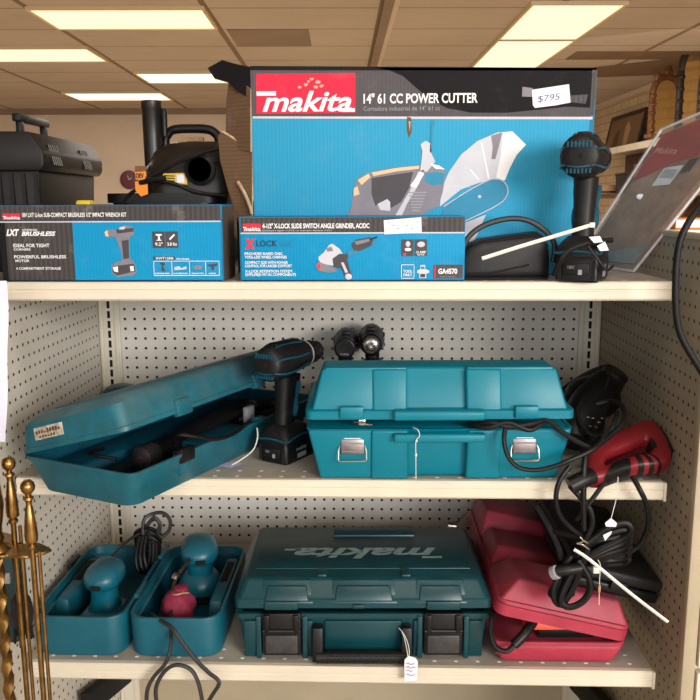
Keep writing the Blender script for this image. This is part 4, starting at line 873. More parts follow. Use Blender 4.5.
# --- drills
d2 = cordless('power_drill', 'black cordless drill standing between the open dusty case and the bright teal case', (-4.35, -18.0, ZM+.01), -29, .94, 'drill')
f = MB(); f.tube(path((257, 428, -19.6), (257.5, 438, -20.2), (253, 450, -20.6), (242, 459, -20.8), (232, 465, -21)), .05, 'tie', 5, 5); f.obj
child_world(f, 'price_string', d2, 'white string')
f = MB(); q = [Vector((p[0], p[1], ZM+.06)) for p in ((-9.4, -20.5), (-8.2, -20.9), (-7.5, -19.9), (-8.1, -19.2), (-8.9, -19.5))]; f.poly(q, plain('lilac_tag', (186, 182, 216), .6, var=0)); child_world(f, 'price_tag', d2, 'small lilac white price tag lying on the shelf')
cordless('power_drill', 'black cordless tool behind the bright teal case, its plain dark nose facing out', (-.32, -5.2, ZM+.11), 180, .83, 'cap', vents=False, ry=-3)
cordless('power_drill', 'black cordless tool behind the bright teal case, its silver ringed nose facing out', (2.86, -4.7, ZM+.11), 180, .86, 'steel', vents=False, ry=3.2)

# --- black corded tool and red saw at the right end
bt = thing('power_tool', 'black corded power tool lying behind the red saw on the middle shelf', 'power tool', (21, -14, ZM+.02))
f = MB(); f.tube(path((574, 442, -17.8), (578, 425, -16.6), (588, 405, -15), (600, 390, -13.6), (611, 381, -12.8)), lambda t: 1.2+.35*math.sin(t*3.0), 'blk', 16, 5)
f.ell(at(592, 398, -13.4), (2.4, 2, 1.9), 'blk'); f.ell(at(585, 420, -15.6), (1.6, 1.8, 1.9), 'blk'); f.lathe([(1.0, 0), (1.15, .2), (1.15, .9), (.9, 1.1), (.02, 1.1)], 'blk2', 20, Matrix.Translation(at(610, 381, -13)) @ RY(30) @ RX(10)); f.obj('housing', bt, world=True)
f = MB(); f.tube(path((566, 395, -10), (575, 388, -10), (592, 378, -11), (606, 373, -12)), .75, 'blk2', 10, 5); f.obj('handle', bt, world=True)
f = MB(); f.tube(path((609, 376, -14.6), (604, 392, -15.4), (597, 410, -16.6)), .1, 'blk2', 6, 4); f.tube(path((598, 378, -13.8), (606, 374, -13.8), (613, 377, -14)), .12, 'redd', 6, 3); f.obj('housing_seam', bt, world=True)
f = MB()
for c in ((593, 418), (599, 422), (590, 426), (588, 417), (596, 427), (602, 418)): f.ell(at(c[0], c[1], -18.75), (.14, .1, .05), 'steel', 8, 5)
f.obj('switch_plate', bt, 'scuffed silver switch plate', world=True)
f = MB(); f.tube(path((596, 436, -19), (592, 446, -20), (586, 452, -21)), .5, 'cord', 10, 4)
f.tube(path((470, 426, -23.4), (490, 423, -24.2), (510, 427, -24.3), (532, 424, -24.2), (548, 421, -23.6), (562, 432, -23.8), (580, 443, -24), (594, 447, -23.8), (612, 434, -22.6), (624, 420, -21.5), (622, 406, -20), (611, 401, -18.4), (596, 404, -18)), .19, 'cord', 8, 6)
f.tube(path((468, 422, -23.3), (486, 428, -24.3), (508, 423, -24.3), (530, 430, -24.3), (545, 420, -23.6)), .19, 'cord', 8, 6)
f.tube(path((506, 425, -24.2), (504, 440, -24.7), (508, 456, -24.9), (518, 467, -25), (534, 470, -25), (552, 467, -25), (570, 460, -25), (590, 451, -24.6), (600, 443, -24), (606, 430, -23)), .17, 'cord', 8, 6)
f.tube(path((584, 400, -16.5), (577, 412, -17.5), (583, 428, -18.8), (596, 436, -19.6), (612, 428, -20), (617, 412, -19)), .17, 'cord', 8, 6)
f.obj('power_cord', bt, 'coiled black cord running into the teal case', world=True)

sw = thing('reciprocating_saw', 'red and black corded saw with a loop handle, right end of middle shelf', 'saw', (22, -20, ZM+.02))
def sp(u, v): return at(u, v, -18.2-(v-424)/56*6.1)
OUT = catmull([sp(*p) for p in ((586, 481), (584, 467), (592, 452), (608, 440), (628, 430), (643, 424), (653, 425), (661, 434), (668, 446), (671, 457), (668, 466), (656, 469.5), (638, 471.5), (618, 477), (600, 483))], 4, True)
INN = catmull([sp(*p) for p in ((606, 470), (604, 466), (606, 461), (614, 456), (630, 450), (640, 446), (645, 445.5), (648, 448), (650, 452), (650, 455), (648, 457), (643, 458.5), (632, 461), (620, 465), (611, 469))], 4, True)
sn = (sp(640, 430)-sp(600, 470)).cross(sp(600, 440)-sp(640, 470)).normalized()
if sn.y > 0: sn = -sn
def sect(k, g=1., t=.72):
    o, i = OUT[k % 60], INN[k % 60]; c = (o+i)/2; h = (o-i)/2*g; r_ = []
    for j in range(14):
        q = 2*math.pi*j/14; cs, sn_ = math.cos(q), math.sin(q)
        r_.append(c+h*math.copysign(abs(cs)**.65, cs)+sn*(t*g*math.copysign(abs(sn_)**.65, sn_)))
    return r_
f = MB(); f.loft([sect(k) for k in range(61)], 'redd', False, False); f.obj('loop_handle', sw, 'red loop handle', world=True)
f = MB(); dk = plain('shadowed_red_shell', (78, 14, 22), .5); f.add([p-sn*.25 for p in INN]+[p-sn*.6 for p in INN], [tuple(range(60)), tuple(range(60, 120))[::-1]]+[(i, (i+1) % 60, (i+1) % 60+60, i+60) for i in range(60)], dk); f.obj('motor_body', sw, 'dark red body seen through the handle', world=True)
for k0, k1 in ((42.6, 43.4), (44.6, 45.6), (46.8, 48), (49.6, 55)):
    n_ = max(2, int(k1-k0)+2); f = MB(); rg = []
    for j in range(n_):
        kk = k0+(k1-k0)*j/(n_-1); i0 = int(kk); w_ = kk-i0
        rg.append([p.lerp(q, w_) for p, q in zip(sect(i0, 1.06), sect(i0+1, 1.06))])
    f.loft(rg, 'blk'); f.obj('grip_band', sw, 'black rubber band', world=True)
f = MB()
rg = [[p-sn*.1 for p in sect(k, 1.05, .6)] for k in range(27, 36)]
f.loft([[c+(c-INN[k % 60]).normalized()*.25 for c in r_] for k, r_ in zip(range(27, 36), rg)], 'blk2'); f.obj('bumper', sw, 'black rubber edge', world=True)
f = MB(); f.tube(path((592, 476, -24.4), (582, 480, -24.8), (570, 486, -25)), .62, 'blk', 12, 3)
f.tube(path((570, 486, -25), (580, 497, -25), (590, 510, -25.2), (592, 525, -25.2), (585, 540, -25.1)), .2, 'cord', 8, 6)
f.tube(path((586, 452, -24.4), (584, 470, -25), (583.5, 500, -25.2), (584, 530, -25.1)), .21, 'cord', 8, 5)
f.tube(path((605, 482, -24.4), (596, 494, -25), (588, 505, -25.2), (577, 520, -24.8)), .17, 'cord', 8, 5)
f.tube(path((570, 466, -24.6), (560, 480, -24.9), (556, 497, -25), (560, 515, -24.8), (571, 528, -24.6), (582, 536, -24.9)), .18, 'cord', 8, 6)
f.tube(path((632, 476, -24.2), (640, 490, -24.8), (647, 506, -24.6), (648, 525, -24), (641, 543, -23.4), (630, 552, -23.2)), .19, 'cord', 8, 6)
f.obj('power_cord', sw, 'black cords hanging down over the shelf lip', world=True)
f = MB(); f.tube(path((618, 477, -24.5), (617, 495, -24.8), (611, 519, -25.2)), .03, 'tie', 5, 3); f.poly(path((611, 518, -25.5), (617, 523, -25.5), (616, 527, -25.4), (606, 526.5, -25.4), (605, 523, -25.5)), 'white'); f.poly(path((603, 535, -25.6), (612, 531, -25.6), (611, 534, -25.6), (605, 541, -25.6)), 'white'); f.obj('price_tag', sw, 'small white price tag on a string', world=True)

# --- tied bundle of cord below it
bd = thing('cord_bundle', 'tied bundle of black power cord with white cable tie hanging above the red case', 'cord', tuple(at(583, 560, -24.4)))
f = MB()
for k in range(6):
    a = k*6.5; o = -24.9+.28*k
    f.tube(path((584, 546, -24.9), (596, 537-a*.05+k*2.2, o), (612, 526+k*6.0, o), (626, 523+k*6.4, o), (631-k*.6, 530+k*6, o), (622, 538+k*5, o+.4), (604, 547+k*3.4, o+.3), (588, 556+k*1.5, -24.6)), .25, 'cord', 8, 5)
for k in range(5):
    o = -25.2+.3*k
    f.tube(path((588, 548, -24.9), (580-k*3, 570, o), (572-k*5, 590, o), (562-k*3+k*1, 604-k*2, o), (555+k*4, 600-k*1.5, o), (554+k*4.2, 588, o), (562+k*3, 570, o+.2), (572+k*2, 556, -24.8)), .25, 'cord', 8, 5)
f.tube(path((578, 560, -25.4), (588, 575, -25.6), (590, 590, -25.6), (582, 602, -25.6), (569, 607, -25.6), (561, 601, -25.5), (566, 585, -25.4), (577, 565, -25.3)), .25, 'cord', 8, 6)
f.tube(path((536, 506, -22.4), (546, 522, -23), (556, 542, -23.6), (562, 560, -24.2)), .25, 'cord', 8, 5); f.tube(path((548, 530, -23), (562, 533, -23.8), (580, 537, -24.6)), .25, 'cord', 8, 5)
f.obj('cord_loops', bd, world=True)
f = MB(); f.tube(path((552, 572, -25.6), (566, 570, -25.8), (580, 568, -25.6)), .42, 'blk', 10, 3); f.tube(path((553, 573, -25.7), (557, 572, -25.9)), .5, 'pgrey', 10, 1); f.obj('plug', bd, world=True)
f = MB(); f.tube(path((574, 549.5, -25.9), (590, 560, -26.1), (630, 593, -26.2), (668, 622, -26.2)), .12, 'tie', 4, 3, flat=.5); f.box(-.22, .22, -.15, .15, -.22, .22, 'tie', .05, X=Matrix.Translation(at(596, 570, -26.25))); f.obj('cable_tie', bd, 'long white cable tie', world=True)
f = MB(); f.tube(path((577, 543, -25.7), (583, 545, -25.8), (589, 549, -25.7)), .07, 'steel', 6, 3); f.tube(path((580, 537, -25.6), (584, 541, -25.8), (588, 543, -25.7)), .06, 'steel', 6, 3); f.tube(path((577, 544, -25.7), (584, 541, -25.8)), .06, 'steel', 6, 2); f.obj('twist_tie', bd, 'silver twist tie', world=True)
f = MB(); f.tube(path((598, 560, -26.2), (600.5, 566, -26.2), (599.5, 580, -26.1), (599, 605, -25.9)), .03, 'tie', 5, 3); f.ell(at(599.4, 589, -26.1), (.1, .06, .36), 'tan', 8, 6); f.obj('price_string', bd, 'thin string with a knot', world=True)
# ------------------------------------------------------------------ bottom shelf
# --- open sander case, two trays side by side
sc_ = thing('sander_case', 'teal sander case opened flat into two trays at the left of the bottom shelf', 'tool case', (-16.6, -15.7, ZB+.01))
for name, cx, w, hx in (('case_tray', -20.45, 7.4, -1), ('case_tray', -12.85, 7.4, 1)):
    f = MB(); cy, d = -15.75, 14.0; z = ZB+.01
    f.shell([(z, w-.5, d-.5, 1.3, cx, cy), (z+.12, w-.25, d-.25, 1.4, cx, cy), (z+3.1, w, d, 1.5, cx, cy), (z+3.3, w-.08, d-.08, 1.5, cx, cy), (z+3.3, w-.55, d-.55, 1.3, cx, cy)], 'teals', 6, c1=False)
    f.shell([(z+3.3, w-.55, d-.55, 1.3, cx, cy), (z+2.6, w-.8, d-.8, 1.2, cx, cy), (z+2.5, w-1.2, d-1.2, 1.1, cx, cy)], 'teals', 6, c0=False, c1=False)
    f.shell([(z+2.5, w-1.2, d-1.2, 1.1, cx, cy), (z+.5, w-1.6, d-1.6, 1, cx, cy)], 'tealin', 6, c0=False)
    ox = cx+hx*(w/2-1.1)
    f.frus((ox-.75, ox+.75, cy-3.6, cy+5.6), (ox-.55, ox+.55, cy-3.2, cy+5.2), z+.5, z+2.9, 'teals', .3); f.box(ox-.33, ox+.33, cy+.3, cy+4.2, z+2.88, z+2.96, 'slot', .1)
    f.obj(name, sc_, world=True)
f = MB()
for yy in (-19.5, -12): f.tube([(-16.65, yy, ZB+3.5), (-16.65, yy+2.6, ZB+3.5)], .2, 'teals', 10, 1)
f.box(-16.72, -16.58, -20.6, -9.5, ZB+2.6, ZB+2.9, 'teals', .05); f.obj('hinge', sc_, world=True)
f = MB(); f.box(-24.4, -24.1, -14, -11.6, ZB+2.4, ZB+3.6, 'blk', .1); f.obj('latch', sc_, 'black latch', world=True)

def palm_sander(label, loc, rz, sc, roundpad):
    r = thing('palm_sander', label, 'sander', loc, rz, 'sanders in the open case'); X = Matrix.Scale(sc, 4)
    f = MB()
    if roundpad: f.lathe([(1.75, 0), (1.8, .1), (1.8, .4), (1.6, .55)], 'pad', 26, X); f.lathe([(1.3, .5), (1.95, .75), (2.0, 1.2), (1.75, 1.9), (1.3, 2.4)], 'tealt', 26, X)
    else: f.box(-1.9, 1.9, -2.1, 2.1, 0, .35, 'pad', .08, X=X); f.box(-2, 2, -2.2, 2.2, .35, .6, 'steel', .05, X=X); f.shell([(.6, 3.7, 4.1, .4), (1.0, 3.7, 4.1, .5), (1.35, 3.0, 3.3, .7)], 'tealt', 5, X=X)
    f.obj('sanding_base', r)
    f = MB(); f.shell([(1.2, 2.7, 2.8, .8), (1.9, 2.35, 2.5, .9), (2.8, 2.2, 2.4, 1), (3.5, 2.4, 2.7, 1.1)], 'tealt', 6, X=X); f.obj('motor_neck', r)
    f = MB(); f.loft([[(x, y+.1*k, z) for x, y in rr(w, d, min(w, d)*.48, 6)] for k, (z, w, d) in enumerate(((3.3, 2.2, 2.6), (3.55, 2.9, 3.6), (4.0, 3.25, 4.2), (4.5, 3.2, 4.2), (4.95, 2.8, 3.7), (5.25, 2.0, 2.8), (5.4, .9, 1.4)))], 'tealt', X=X); f.obj('palm_grip', r)
    f = MB(); f.box(-.42, .42, -2.02, -1.5, 3.75, 4.15, 'slot', .06, X=X); f.obj('switch', r, 'black switch')
    f = MB(); f.lathe([(.42, 0), (.45, .2), (.3, 1.0), (.2, 1.3)], 'blk', 12, X @ T(0, 1.6, 4.0) @ RX(-80)); f.obj('cord_boot', r)
    return r
s1 = palm_sander('teal square palm sander standing in the left tray of the sander case', (-19.8, -17.9, ZB+.54), -4, .93, False)
f = MB(); cx = (150, 556)
f.tube(path((112, 556, -15.6), (122, 546, -14.4), (132, 538, -13), (142, 532, -12)), .13, 'cordg', 8, 5)
for k in range(4):
    f.tube(path((136+k, 532+k*3, -12+.2*k), (148, 528+k*4, -12.6+.2*k), (160-k, 534+k*4, -12), (158, 542+k*4, -11.4), (146, 544+k*4, -11.2), (137, 540+k*3, -11.6)), .17, 'cord', 8, 5, closed=True)
for k in range(3):
    f.tube(path((140+k*3, 536, -12.4), (136+k*4, 555, -12.6), (138+k*5, 570, -12.8), (146+k*4, 572, -12.4), (150+k*3, 555, -12.2), (150+k*3, 540, -12)), .17, 'cord', 8, 5)
f.tube(path((143, 534, -12.6), (144, 520, -12.4), (152, 514, -12), (163, 513, -12), (170, 520, -12), (169, 530, -12), (162, 537, -12.2), (158, 532, -12.4), (160, 524, -12.4), (155, 519, -12.4), (148, 524, -12.4), (144, 534, -12.4)), .17, 'cordg', 8, 6)
f.tube(path((146, 530, -12.5), (151, 520, -12.4), (156, 518, -12.4), (160, 526, -12.3), (158, 535, -12.3)), .16, 'cordg', 8, 5)
child_world(f, 'power_cord', s1, 'coiled black cord')
s2 = palm_sander('teal round sander standing at the back of the right tray of the sander case', (-12.7, -13.4, ZB+.54), 14, 1.0, True)
f = MB(); f.tube(path((190, 560, -15.6), (183, 568, -16.6), (176, 578, -17.4), (173, 590, -18.4), (171.5, 610, -20), (171.5, 630, -22.9), (170, 650, -24.3), (165, 664, -24.6), (153, 678, -24.8), (147, 692, -25), (147, 712, -25)), .16, 'cordg', 8, 6)
f.tube(path((151, 614, -20.4), (160, 620, -22.6), (172, 628, -24.0), (184, 645, -24.4), (196, 660, -24.6), (208, 672, -24.8), (219, 682, -25), (213, 694, -25), (206, 705, -25)), .16, 'cordg', 8, 6)
f.tube(path((157, 705, -25.1), (156, 688, -25.1), (164, 672, -25), (176, 665, -25), (190, 669, -25), (198, 682, -25.1), (203, 705, -25.1)), .16, 'cordg', 8, 6)
f.tube(path((174, 579, -17.6), (176, 575, -17.4), (178, 577, -17.2)), .24, 'steel', 8, 3); child_world(f, 'power_cord', s2, 'dark grey cord trailing out over the shelf lip')
db = thing('dust_bag', 'crumpled maroon cloth dust bag in the right tray, in front of the round sander', 'bag', (-13.4, -18.7, ZB+.54))
f = MB(); rings = []
for j in range(11):
    a = -math.pi/2+math.pi*j/10; q = max(math.cos(a), .03)**.8
    rings.append([((1.35+.2*math.sin(5*t+j))*q*math.cos(t), (1.5+.2*math.sin(3*t+1.3*j))*q*math.sin(t), 1.6+1.6*math.sin(a)) for t in [2*math.pi*i/28 for i in range(28)]])
f.loft(rings, 'maroon'); f.obj('bag_body', db)
f = MB(); f.lathe([(.5, 2.6), (.62, 2.9), (.6, 3.3), (.4, 3.4)], 'maroon', 14, T(.2, .3, 0)); f.tube([(-.3, -.5, 3.0), (.1, -.7, 3.1), (.6, -.4, 3.1), (.9, 0, 2.9)], .08, 'tan', 6, 4); f.obj('bag_neck', db)

# --- dark teal case with the upside down logo
mk = thing('tool_case', 'dark teal hard case with black latches and an upside down logo on its lid', 'tool case', (1.75, -15.4, ZB+.01), 1.6)
f = MB(); f.frus((-9.3, 9.3, -6.5, 4.6), (-9.65, 9.65, -6.8, 4.8), 0, 3.4, 'tealk', .25, 3); f.shell([(3.2, 19.3, 11.6, .4, 0, -1), (3.35, 19.8, 12, .4, 0, -1), (3.75, 19.8, 12, .4, 0, -1), (3.75, 19.0, 11.2, .3, 0, -1), (2.9, 18.8, 11, .3, 0, -1)], 'tealk', 4)
for x0, x1 in ((-9.3, -8.2), (-4.6, -3.9), (-3.0, 3.0), (3.9, 4.6), (8.2, 9.3)): f.frus((x0, x1, -6.85, -6), (x0, x1, -7.05, -6.2), .05, 3.15, 'tealk', .12)
for x in (-6.3, 6.2): f.box(x-2.0, x-1.6, -7.2, -6.5, .1, 3.6, 'tealk', .08); f.box(x+1.6, x+2.0, -7.2, -6.5, .1, 3.6, 'tealk', .08)
f.obj('base', mk)
f = MB(); f.shell([(4.25, 19.2, 11.4, .4, 0, -1), (4.25, 19.9, 12.1, .45, 0, -1), (4.95, 19.9, 12.1, .45, 0, -1), (5.05, 19.6, 11.8, .5, 0, -1), (6.05, 18.7, 10.6, .5, 0, -.9), (6.25, 18.2, 10.1, .5, 0, -.9)], 'tealk', 4)
for x0, x1 in ((-7.9, -3.9), (-2.5, 2.6), (4.0, 8.0)):
    f.frus((x0-.15, x1+.15, -7.15, -5), (x0+.15, x1-.15, -6.2, -4.5), 4.6, 6.2, 'tealk', .15); f.frus((x0+.3, x1-.3, -7.2, -6.2), (x0+.5, x1-.5, -6.55, -5.6), 4.9, 5.85, 'tealk', .1)
f.box(-2.5, 4.6, 2.0, 4.0, 6.1, 6.42, 'tealk', .12); f.box(-8.6, 8.6, -4.4, 1.7, 6.15, 6.3, 'tealk', .06)
for x in (-3.2, 3.4): f.box(x-.35, x+.35, -5.8, -4.4, 6.1, 6.4, 'tealk', .12)
for x in (-6.3, 6.2): f.box(x-1.3, x+1.3, -7.35, -6.8, 4.2, 4.9, 'tealk', .12)
f.box(-.8, .1, -7.3, -6.9, 4.3, 4.6, 'tealk', .08); f.obj('lid', mk)
f = MB(); X = T(0, -2.1, 6.33) @ RZ(180)
f.text('makita', 'logo', X @ T(-6.2, -1.5, 0), 2.0, 11.9, .32, .03)
f.add([X @ Vector(p) for p in ((-6.6, .1, 0), (-4.9, .1, 0), (-4.9, .5, 0), (-6.5, .5, 0))], [(0, 1, 2, 3)], 'logo'); f.add([X @ Vector(p) for p in ((5.1, -1.4, 0), (6.5, -1.4, 0), (6.55, -1.05, 0), (5.2, -1.05, 0))], [(0, 1, 2, 3)], 'logo'); f.obj('raised_logo', mk, 'grey logo lettering reading upside down')
for x in (-6.3, 6.2):
    f = MB(); f.box(x-1.5, x+1.5, -7.4, -6.7, .45, 3.95, 'blk', .15); f.tube([(x-1.45, -7.45, 2.55), (x+1.45, -7.45, 2.55)], .14, 'blk', 8, 1); l = f.obj('latch', mk, 'black latch')
    g = MB(); g.box(x-1.25, x+1.25, -7.55, -7.3, .7, 2.2, plain('worn_black', (58, 57, 58), .4, var=.3), .1); g.box(x-1.35, x-.9, -7.6, -7.3, 2.4, 3.9, 'blk', .1); g.box(x+.9, x+1.35, -7.6, -7.3, 2.4, 3.9, 'blk', .1); g.obj('latch_plate', l)
f = MB()
for x in (-3.5, 3.35): f.frus((x-.42, x+.42, -8.1, -7.4), (x-.4, x+.4, -7.7, -6.8), .25, 2.9, 'blk', .12)
f.tube([(-3.6, -7.85, .6), (3.5, -7.85, .6)], .48, 'blk', 12, 1)
for i in range(18):
    for j, (dy, dz) in enumerate(((-.45, .12), (-.4, .28), (-.47, -.05), (-.42, -.22))): f.ell((-2.9+i*.34+(j % 2)*.17, -7.85+dy, .6+dz), (.055, .05, .055), 'blk2', 6, 4)
f.obj('handle', mk, 'black ribbed handle')
f = MB(); f.tube(path((399, 628, -23.4), (403, 634, -23.9), (406, 645, -24.2), (408, 657, -24.4)), .03, 'tie', 5, 3); f.tube(path((399, 628, -23.4), (405, 636, -24.0), (409, 648, -24.2), (409, 657, -24.4)), .03, 'tie', 5, 3)
child_world(f, 'price_string', mk, 'white string on the handle')
f = MB(); q = path((404.5, 660, -24.45), (408.5, 656, -24.45), (415.5, 658, -24.45), (418, 661.5, -24.45), (417, 680.5, -24.5), (404.5, 681.5, -24.5)); f.add(q+[p+Vector((0, .03, 0)) for p in q], [(0, 1, 2, 3, 4, 5), (11, 10, 9, 8, 7, 6)], 'white')
for k, (v, w_) in enumerate(((664, 8), (667.5, 9), (671, 6), (675, 9))): f.tube(path((406.5, v, -24.55), (408.5, v-1, -24.55), (410, v+.6, -24.55), (406.5+w_, v-.3, -24.55)), .02, 'ink', 4, 3)
child_world(f, 'price_tag', mk, 'white hanging price tag with handwriting')

# --- red case at the right
rc = thing('tool_case', 'dusty red plastic tool case lying half open at the right of the bottom shelf', 'tool case', (16.98, -23.0, ZB+.01), .4)
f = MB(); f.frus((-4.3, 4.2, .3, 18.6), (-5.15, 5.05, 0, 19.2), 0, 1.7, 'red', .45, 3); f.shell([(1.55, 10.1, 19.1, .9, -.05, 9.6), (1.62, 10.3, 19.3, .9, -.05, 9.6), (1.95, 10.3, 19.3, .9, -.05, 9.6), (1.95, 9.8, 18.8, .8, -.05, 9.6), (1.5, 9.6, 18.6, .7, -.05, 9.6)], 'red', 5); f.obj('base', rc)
Xr = T(5.1, 0, 2.0) @ RY(12.7) @ T(-5.1, 0, 0)
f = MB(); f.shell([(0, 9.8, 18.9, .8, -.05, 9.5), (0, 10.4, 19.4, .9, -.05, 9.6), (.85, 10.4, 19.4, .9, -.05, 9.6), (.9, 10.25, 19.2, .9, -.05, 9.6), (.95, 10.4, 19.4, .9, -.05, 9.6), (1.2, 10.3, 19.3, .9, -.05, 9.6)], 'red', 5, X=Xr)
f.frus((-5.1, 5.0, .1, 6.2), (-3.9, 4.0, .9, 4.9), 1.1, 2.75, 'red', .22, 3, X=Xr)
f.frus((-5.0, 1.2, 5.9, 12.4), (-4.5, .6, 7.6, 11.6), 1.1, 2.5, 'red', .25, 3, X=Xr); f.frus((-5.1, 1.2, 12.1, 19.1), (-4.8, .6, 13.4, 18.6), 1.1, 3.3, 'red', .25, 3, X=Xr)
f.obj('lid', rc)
ot = thing('power_tool', 'orange tool with a black cord boot poking out of the half open red case', 'power tool', (16.55, -23.0, ZB+1.2), 1.0)
f = MB(); f.hexa([(-2.2, .3, 1.5), (3.2, 1.0, 1.2), (3.2, 5, 1.2), (-2.2, 5, 1.5), (-1.6, .6, 2.6), (1.2, 1.0, 2.1), (1.2, 5, 2.1), (-1.6, 5, 2.6)], 'orange', .15); f.box(-1, 3.4, 1, 8, .5, 1.4, 'blk', .15); f.obj('tool_body', ot)
f = MB(); f.tube([(-1.5, .6, 2.1), (-2.3, -.3, 1.6), (-3.2, -.75, .9)], .38, 'blk', 12, 3); f.tube([(-3.1, -.7, .95), (-3.8, -1.0, .55), (-4.6, -.9, .9), (-4.9, -.4, 1.8), (-4.7, .4, 2.6), (-4.2, 2, 2.5)], .2, 'cord', 8, 6); f.obj('power_cord', ot, 'black cord and boot')
# small things at the back of the red case
f = MB(); f.tube(path((447, 523, -8.5), (455, 523, -8.4), (462, 518, -8.2), (468, 513, -8)), .12, 'steel', 6, 4); f.tube(path((448, 526, -8.6), (456, 527, -8.6)), .3, 'steel', 8, 2)
tag(f.obj('hand_tool', at=tuple(at(455, 523, -8.5))), 'small bright metal tool tip beside the back of the red case', 'tool')

# --- black case leaning on the red one
bc = thing('tool_case', 'plain black case tilted on top of the red case against the right panel', 'tool case', (21.4, -15.0, 30.3), 0)
P0 = Vector((18.1, -21.6, 31.15)); ux = Vector((6.6, .2, -1.62)); ux_ = ux.normalized(); vy = Vector((-.5, 14.0, .75)); nz = ux.cross(vy).normalized()
def bk(a, c, lo, hi, i=0): return [P0+ux*a0+vy*c0+nz*h for h in (lo, hi) for a0, c0 in ((a[0], c[0]), (a[1], c[0]), (a[1], c[1]), (a[0], c[1]))]
f = MB(); f.hexa(bk((0, 1), (0, 1), 1.0, 2.0), 'blk3', .3, 3); f.obj('lid', bc, world=True)
f = MB(); f.hexa(bk((0, 1), (0, 1), .03, .97), 'blk', .3, 3); f.obj('base', bc, world=True)
f = MB(); f.hexa(bk((.4, .6), (-.02, .02), .6, 1.3), 'blk2', .08); f.hexa(bk((-.02, .02), (.3, .5), .6, 1.3), 'blk2', .08); f.obj('latch', bc, world=True)

# ------------------------------------------------------------------ brass fireplace tools at the left edge
fs = thing('fireplace_stand', 'ornate brass fireplace tool stand at the left edge of the photo', 'stand', (-20.6, -34, 0))
f = MB(); f.lathe([(4.7, 0), (4.8, .5), (4.2, 1.1), (2.2, 1.6), (1.2, 2.4), (.6, 3)], 'brass', 30); f.obj('base_foot', fs)
f = MB()
N = 150
rings = [[((.3+.07*math.cos(3*(2*math.pi*i/12)))*math.cos(2*math.pi*i/12+k*.35), (.3+.07*math.cos(3*(2*math.pi*i/12)))*math.sin(2*math.pi*i/12+k*.35), 2.5+k*(36.4/N)) for i in range(12)] for k in range(N)]
f.loft(rings, 'brass'); f.obj('twisted_pole', fs)
f = MB(); out = []
for i in range(60):
    t = 2*math.pi*i/60; rr_ = 1.9+.95*math.cos(3*t)+.12*math.cos(12*t)
    out.append((rr_*math.cos(t)+.35, rr_*math.sin(t), 0))
f.loft([[(x, y, 39.1) for x, y, _ in out], [(x*1.04, y*1.04, 39.2) for x, y, _ in out], [(x, y, 39.3) for x, y, _ in out]], 'brass'); f.lathe([(.9, 39.25), (.7, 39.5), (.4, 39.7), (.35, 40)], 'brass', 16); f.obj('hook_plate', fs, 'lobed brass plate')
f = MB(); f.lathe([(.35, 39.6), (.5, 40.0), (.35, 40.5), (.45, 41), (.62, 42.2), (.5, 43.4), (.3, 44.2), (.42, 44.8), (.3, 45.3), (.66, 46), (.62, 46.8), (.02, 47.2)], 'brass', 18); f.obj('finial', fs)
def fire_tool(name, label, x, y, ztop, kind):
    r = thing(name, label, 'fireplace tool', (x, y, ztop-27), 0, 'fireplace tools hanging on the brass stand')
    f = MB(); Z = 27
    f.lathe([(.02, Z), (.22, Z-.05), (.38, Z-.22), (.44, Z-.46), (.38, Z-.7), (.2, Z-.9), (.16, Z-1.02), (.3, Z-1.1), (.32, Z-1.22), (.2, Z-1.32), (.17, Z-1.6), (.22, Z-1.7), (.36, Z-2.9), (.4, Z-3.5), (.36, Z-3.9), (.2, Z-4.05), (.3, Z-4.15), (.3, Z-4.3), (.16, Z-4.4)], 'brass', 18); f.obj('handle', r, 'turned brass handle with a ball top')
    f = MB(); f.tube([(0, 0, Z-4.3), (0, 0, 5)], .17, 'brass', 10, 1)
    if kind != 'poker': f.tube([(.36, .1, Z-4.6), (.36, .1, 6)], .12, 'brass', 8, 1)
    f.obj('shaft', r)
    f = MB()
    if kind == 'brush': f.lathe([(.25, 6), (.9, 5.6), (1, 4.6), (.9, 4.4)], 'brass', 16); f.lathe([(.85, 4.5), (1.1, 2.4), (1.2, .2), (.9, 0)], 'iron', 18)
    elif kind == 'shovel': f.shell([(0, 4.2, .9, .4), (3.2, 4.6, 1.0, .4), (5.2, 2.2, .8, .35), (5.8, .7, .5, .2)], 'iron', 4)
    else: f.tube([(0, 0, 5), (0, 0, 1), (.1, 0, .1)], .2, 'brass', 8, 1); f.tube([(0, 0, 2), (.7, 0, 1.9), (1.1, 0, 2.6)], .16, 'brass', 8, 4)
    f.obj({'brush': 'brush_head', 'shovel': 'shovel_pan', 'poker': 'poker_tip'}[kind], r)
    return r
b0 = at(8, 456.5, -33); b1 = at(27, 479.5, -35)
fire_tool('fireplace_brush', 'brass fireplace tool whose ball handle is higher and farther left', b0.x, b0.y, b0.z, 'brush')
fire_tool('fireplace_shovel', 'brass fireplace tool whose ball handle is lower and nearer, right of the other', b1.x, b1.y, b1.z, 'shovel')
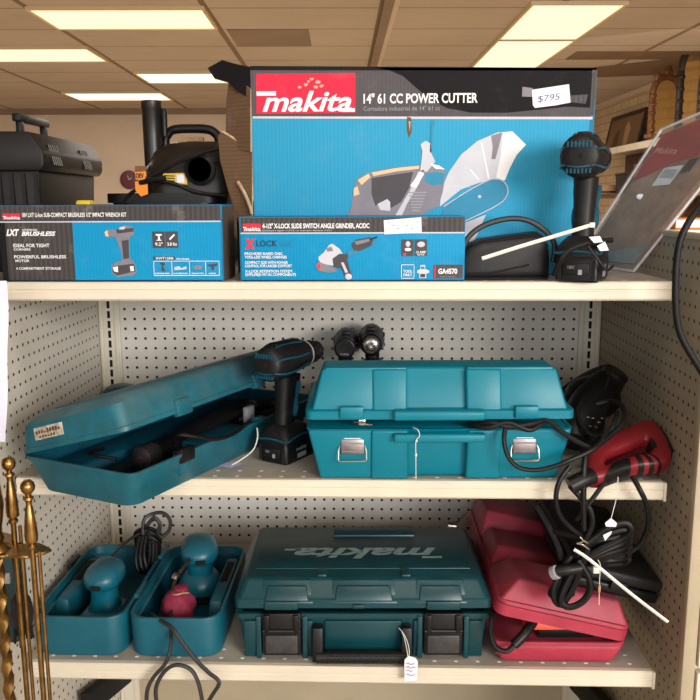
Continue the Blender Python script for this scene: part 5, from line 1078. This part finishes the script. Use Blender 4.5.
# small dark ash brush hanging between the rods
ab = thing('ash_brush', 'dark grey hanging brush seen between the brass rods', 'brush', (at(21, 600, -32).x, -32, at(21, 636, -32).z), 0)
hz = at(21, 553, -32).z-at(21, 636, -32).z
f = MB(); f.tube([(0, 0, 2.6), (-.1, 0, hz*.6), (-.25, 0, hz)], .17, 'iron', 8, 4); f.obj('brush_handle', ab)
f = MB(); f.lathe([(.2, 3.2), (.6, 2.6), (.72, 1.6), (.6, .8), (.3, .3), (.02, 0)], 'iron', 16)
for k in range(12): f.tube([(.5*math.cos(k), .5*math.sin(k), 1), (.6*math.cos(k), .6*math.sin(k), -.1-.2*(k % 3))], .07, 'blk2', 5, 1)
f.obj('bristles', ab)
gc = thing('tool_case', 'dark green case at the left edge, seen behind the brass rods', 'tool case', (-24.3, -29.4, 0))
zt_ = at(6, 548, -28).z; zb_ = at(6, 638, -28).z
f = MB(); f.box(-27.6, -22.1, -28.9, -26.7, zb_+.0, zt_, plain('dark_green_case', (12, 52, 54), .45), .4, 3); f.obj('case_body', gc, world=True)
f = MB(); f.tube([(-26, -28.9, zt_-.1), (-25.8, -28.9, zt_+.5), (-24, -28.9, zt_+.5), (-23.8, -28.9, zt_-.1)], .2, 'blk', 8, 1); f.box(-22.8, -22.4, -29.05, -28.8, zt_-2.2, zt_-1.4, 'pgrey', .05); f.obj('handle', gc, world=True)
f = MB(); f.box(-29, -24.4, -30.4, -26.8, 0, zb_-.02, 'creamdull', .15)
tag(f.obj('display_plinth', at=(-26.5, -28.6, 0)), 'beige plinth at the lower left edge carrying the dark green case', 'plinth')

# ------------------------------------------------------------------ light
def area(name, loc, target, sx, sy, power, c):
    l = bpy.data.lights.new(name, 'AREA'); l.shape = 'RECTANGLE'; l.size = sx*S; l.size_y = sy*S; l.energy = power; l.color = c
    o = bpy.data.objects.new(name, l); COL.objects.link(o); o.location = Vector(loc)*S
    o.rotation_euler = (Vector(target)-Vector(loc)).to_track_quat('-Z', 'Y').to_euler(); return o
area('window_light', (125, -200, 92), (2, -15, 45), 100, 70, 365, (1, .98, .95))
area('front_fill_light', (0, -225, 80), (0, -15, 42), 190, 80, 95, (.97, .98, 1))  # fill lamp added in front to brighten the shelves; no window built
area('shop_light', (10, -60, 111), (4, -20, 40), 48, 24, 14, (1, .92, .78))
area('shop_light', (-60, 190, 111), (-60, 190, 0), 260, 160, 300, (1, .92, .82))
area('shop_light', (80, 190, 111), (105, 240, 0), 80, 200, 100, (1, .92, .8))
w = bpy.data.worlds.new('world'); scene.world = w; w.use_nodes = True
w.node_tree.nodes['Background'].inputs[0].default_value = (1, .95, .88, 1); w.node_tree.nodes['Background'].inputs[1].default_value = .4
scene.view_settings.view_transform = 'Standard'; scene.view_settings.look = 'None'; scene.view_settings.exposure = 0
scene.cycles.use_denoising = True; scene.cycles.max_bounces = 6
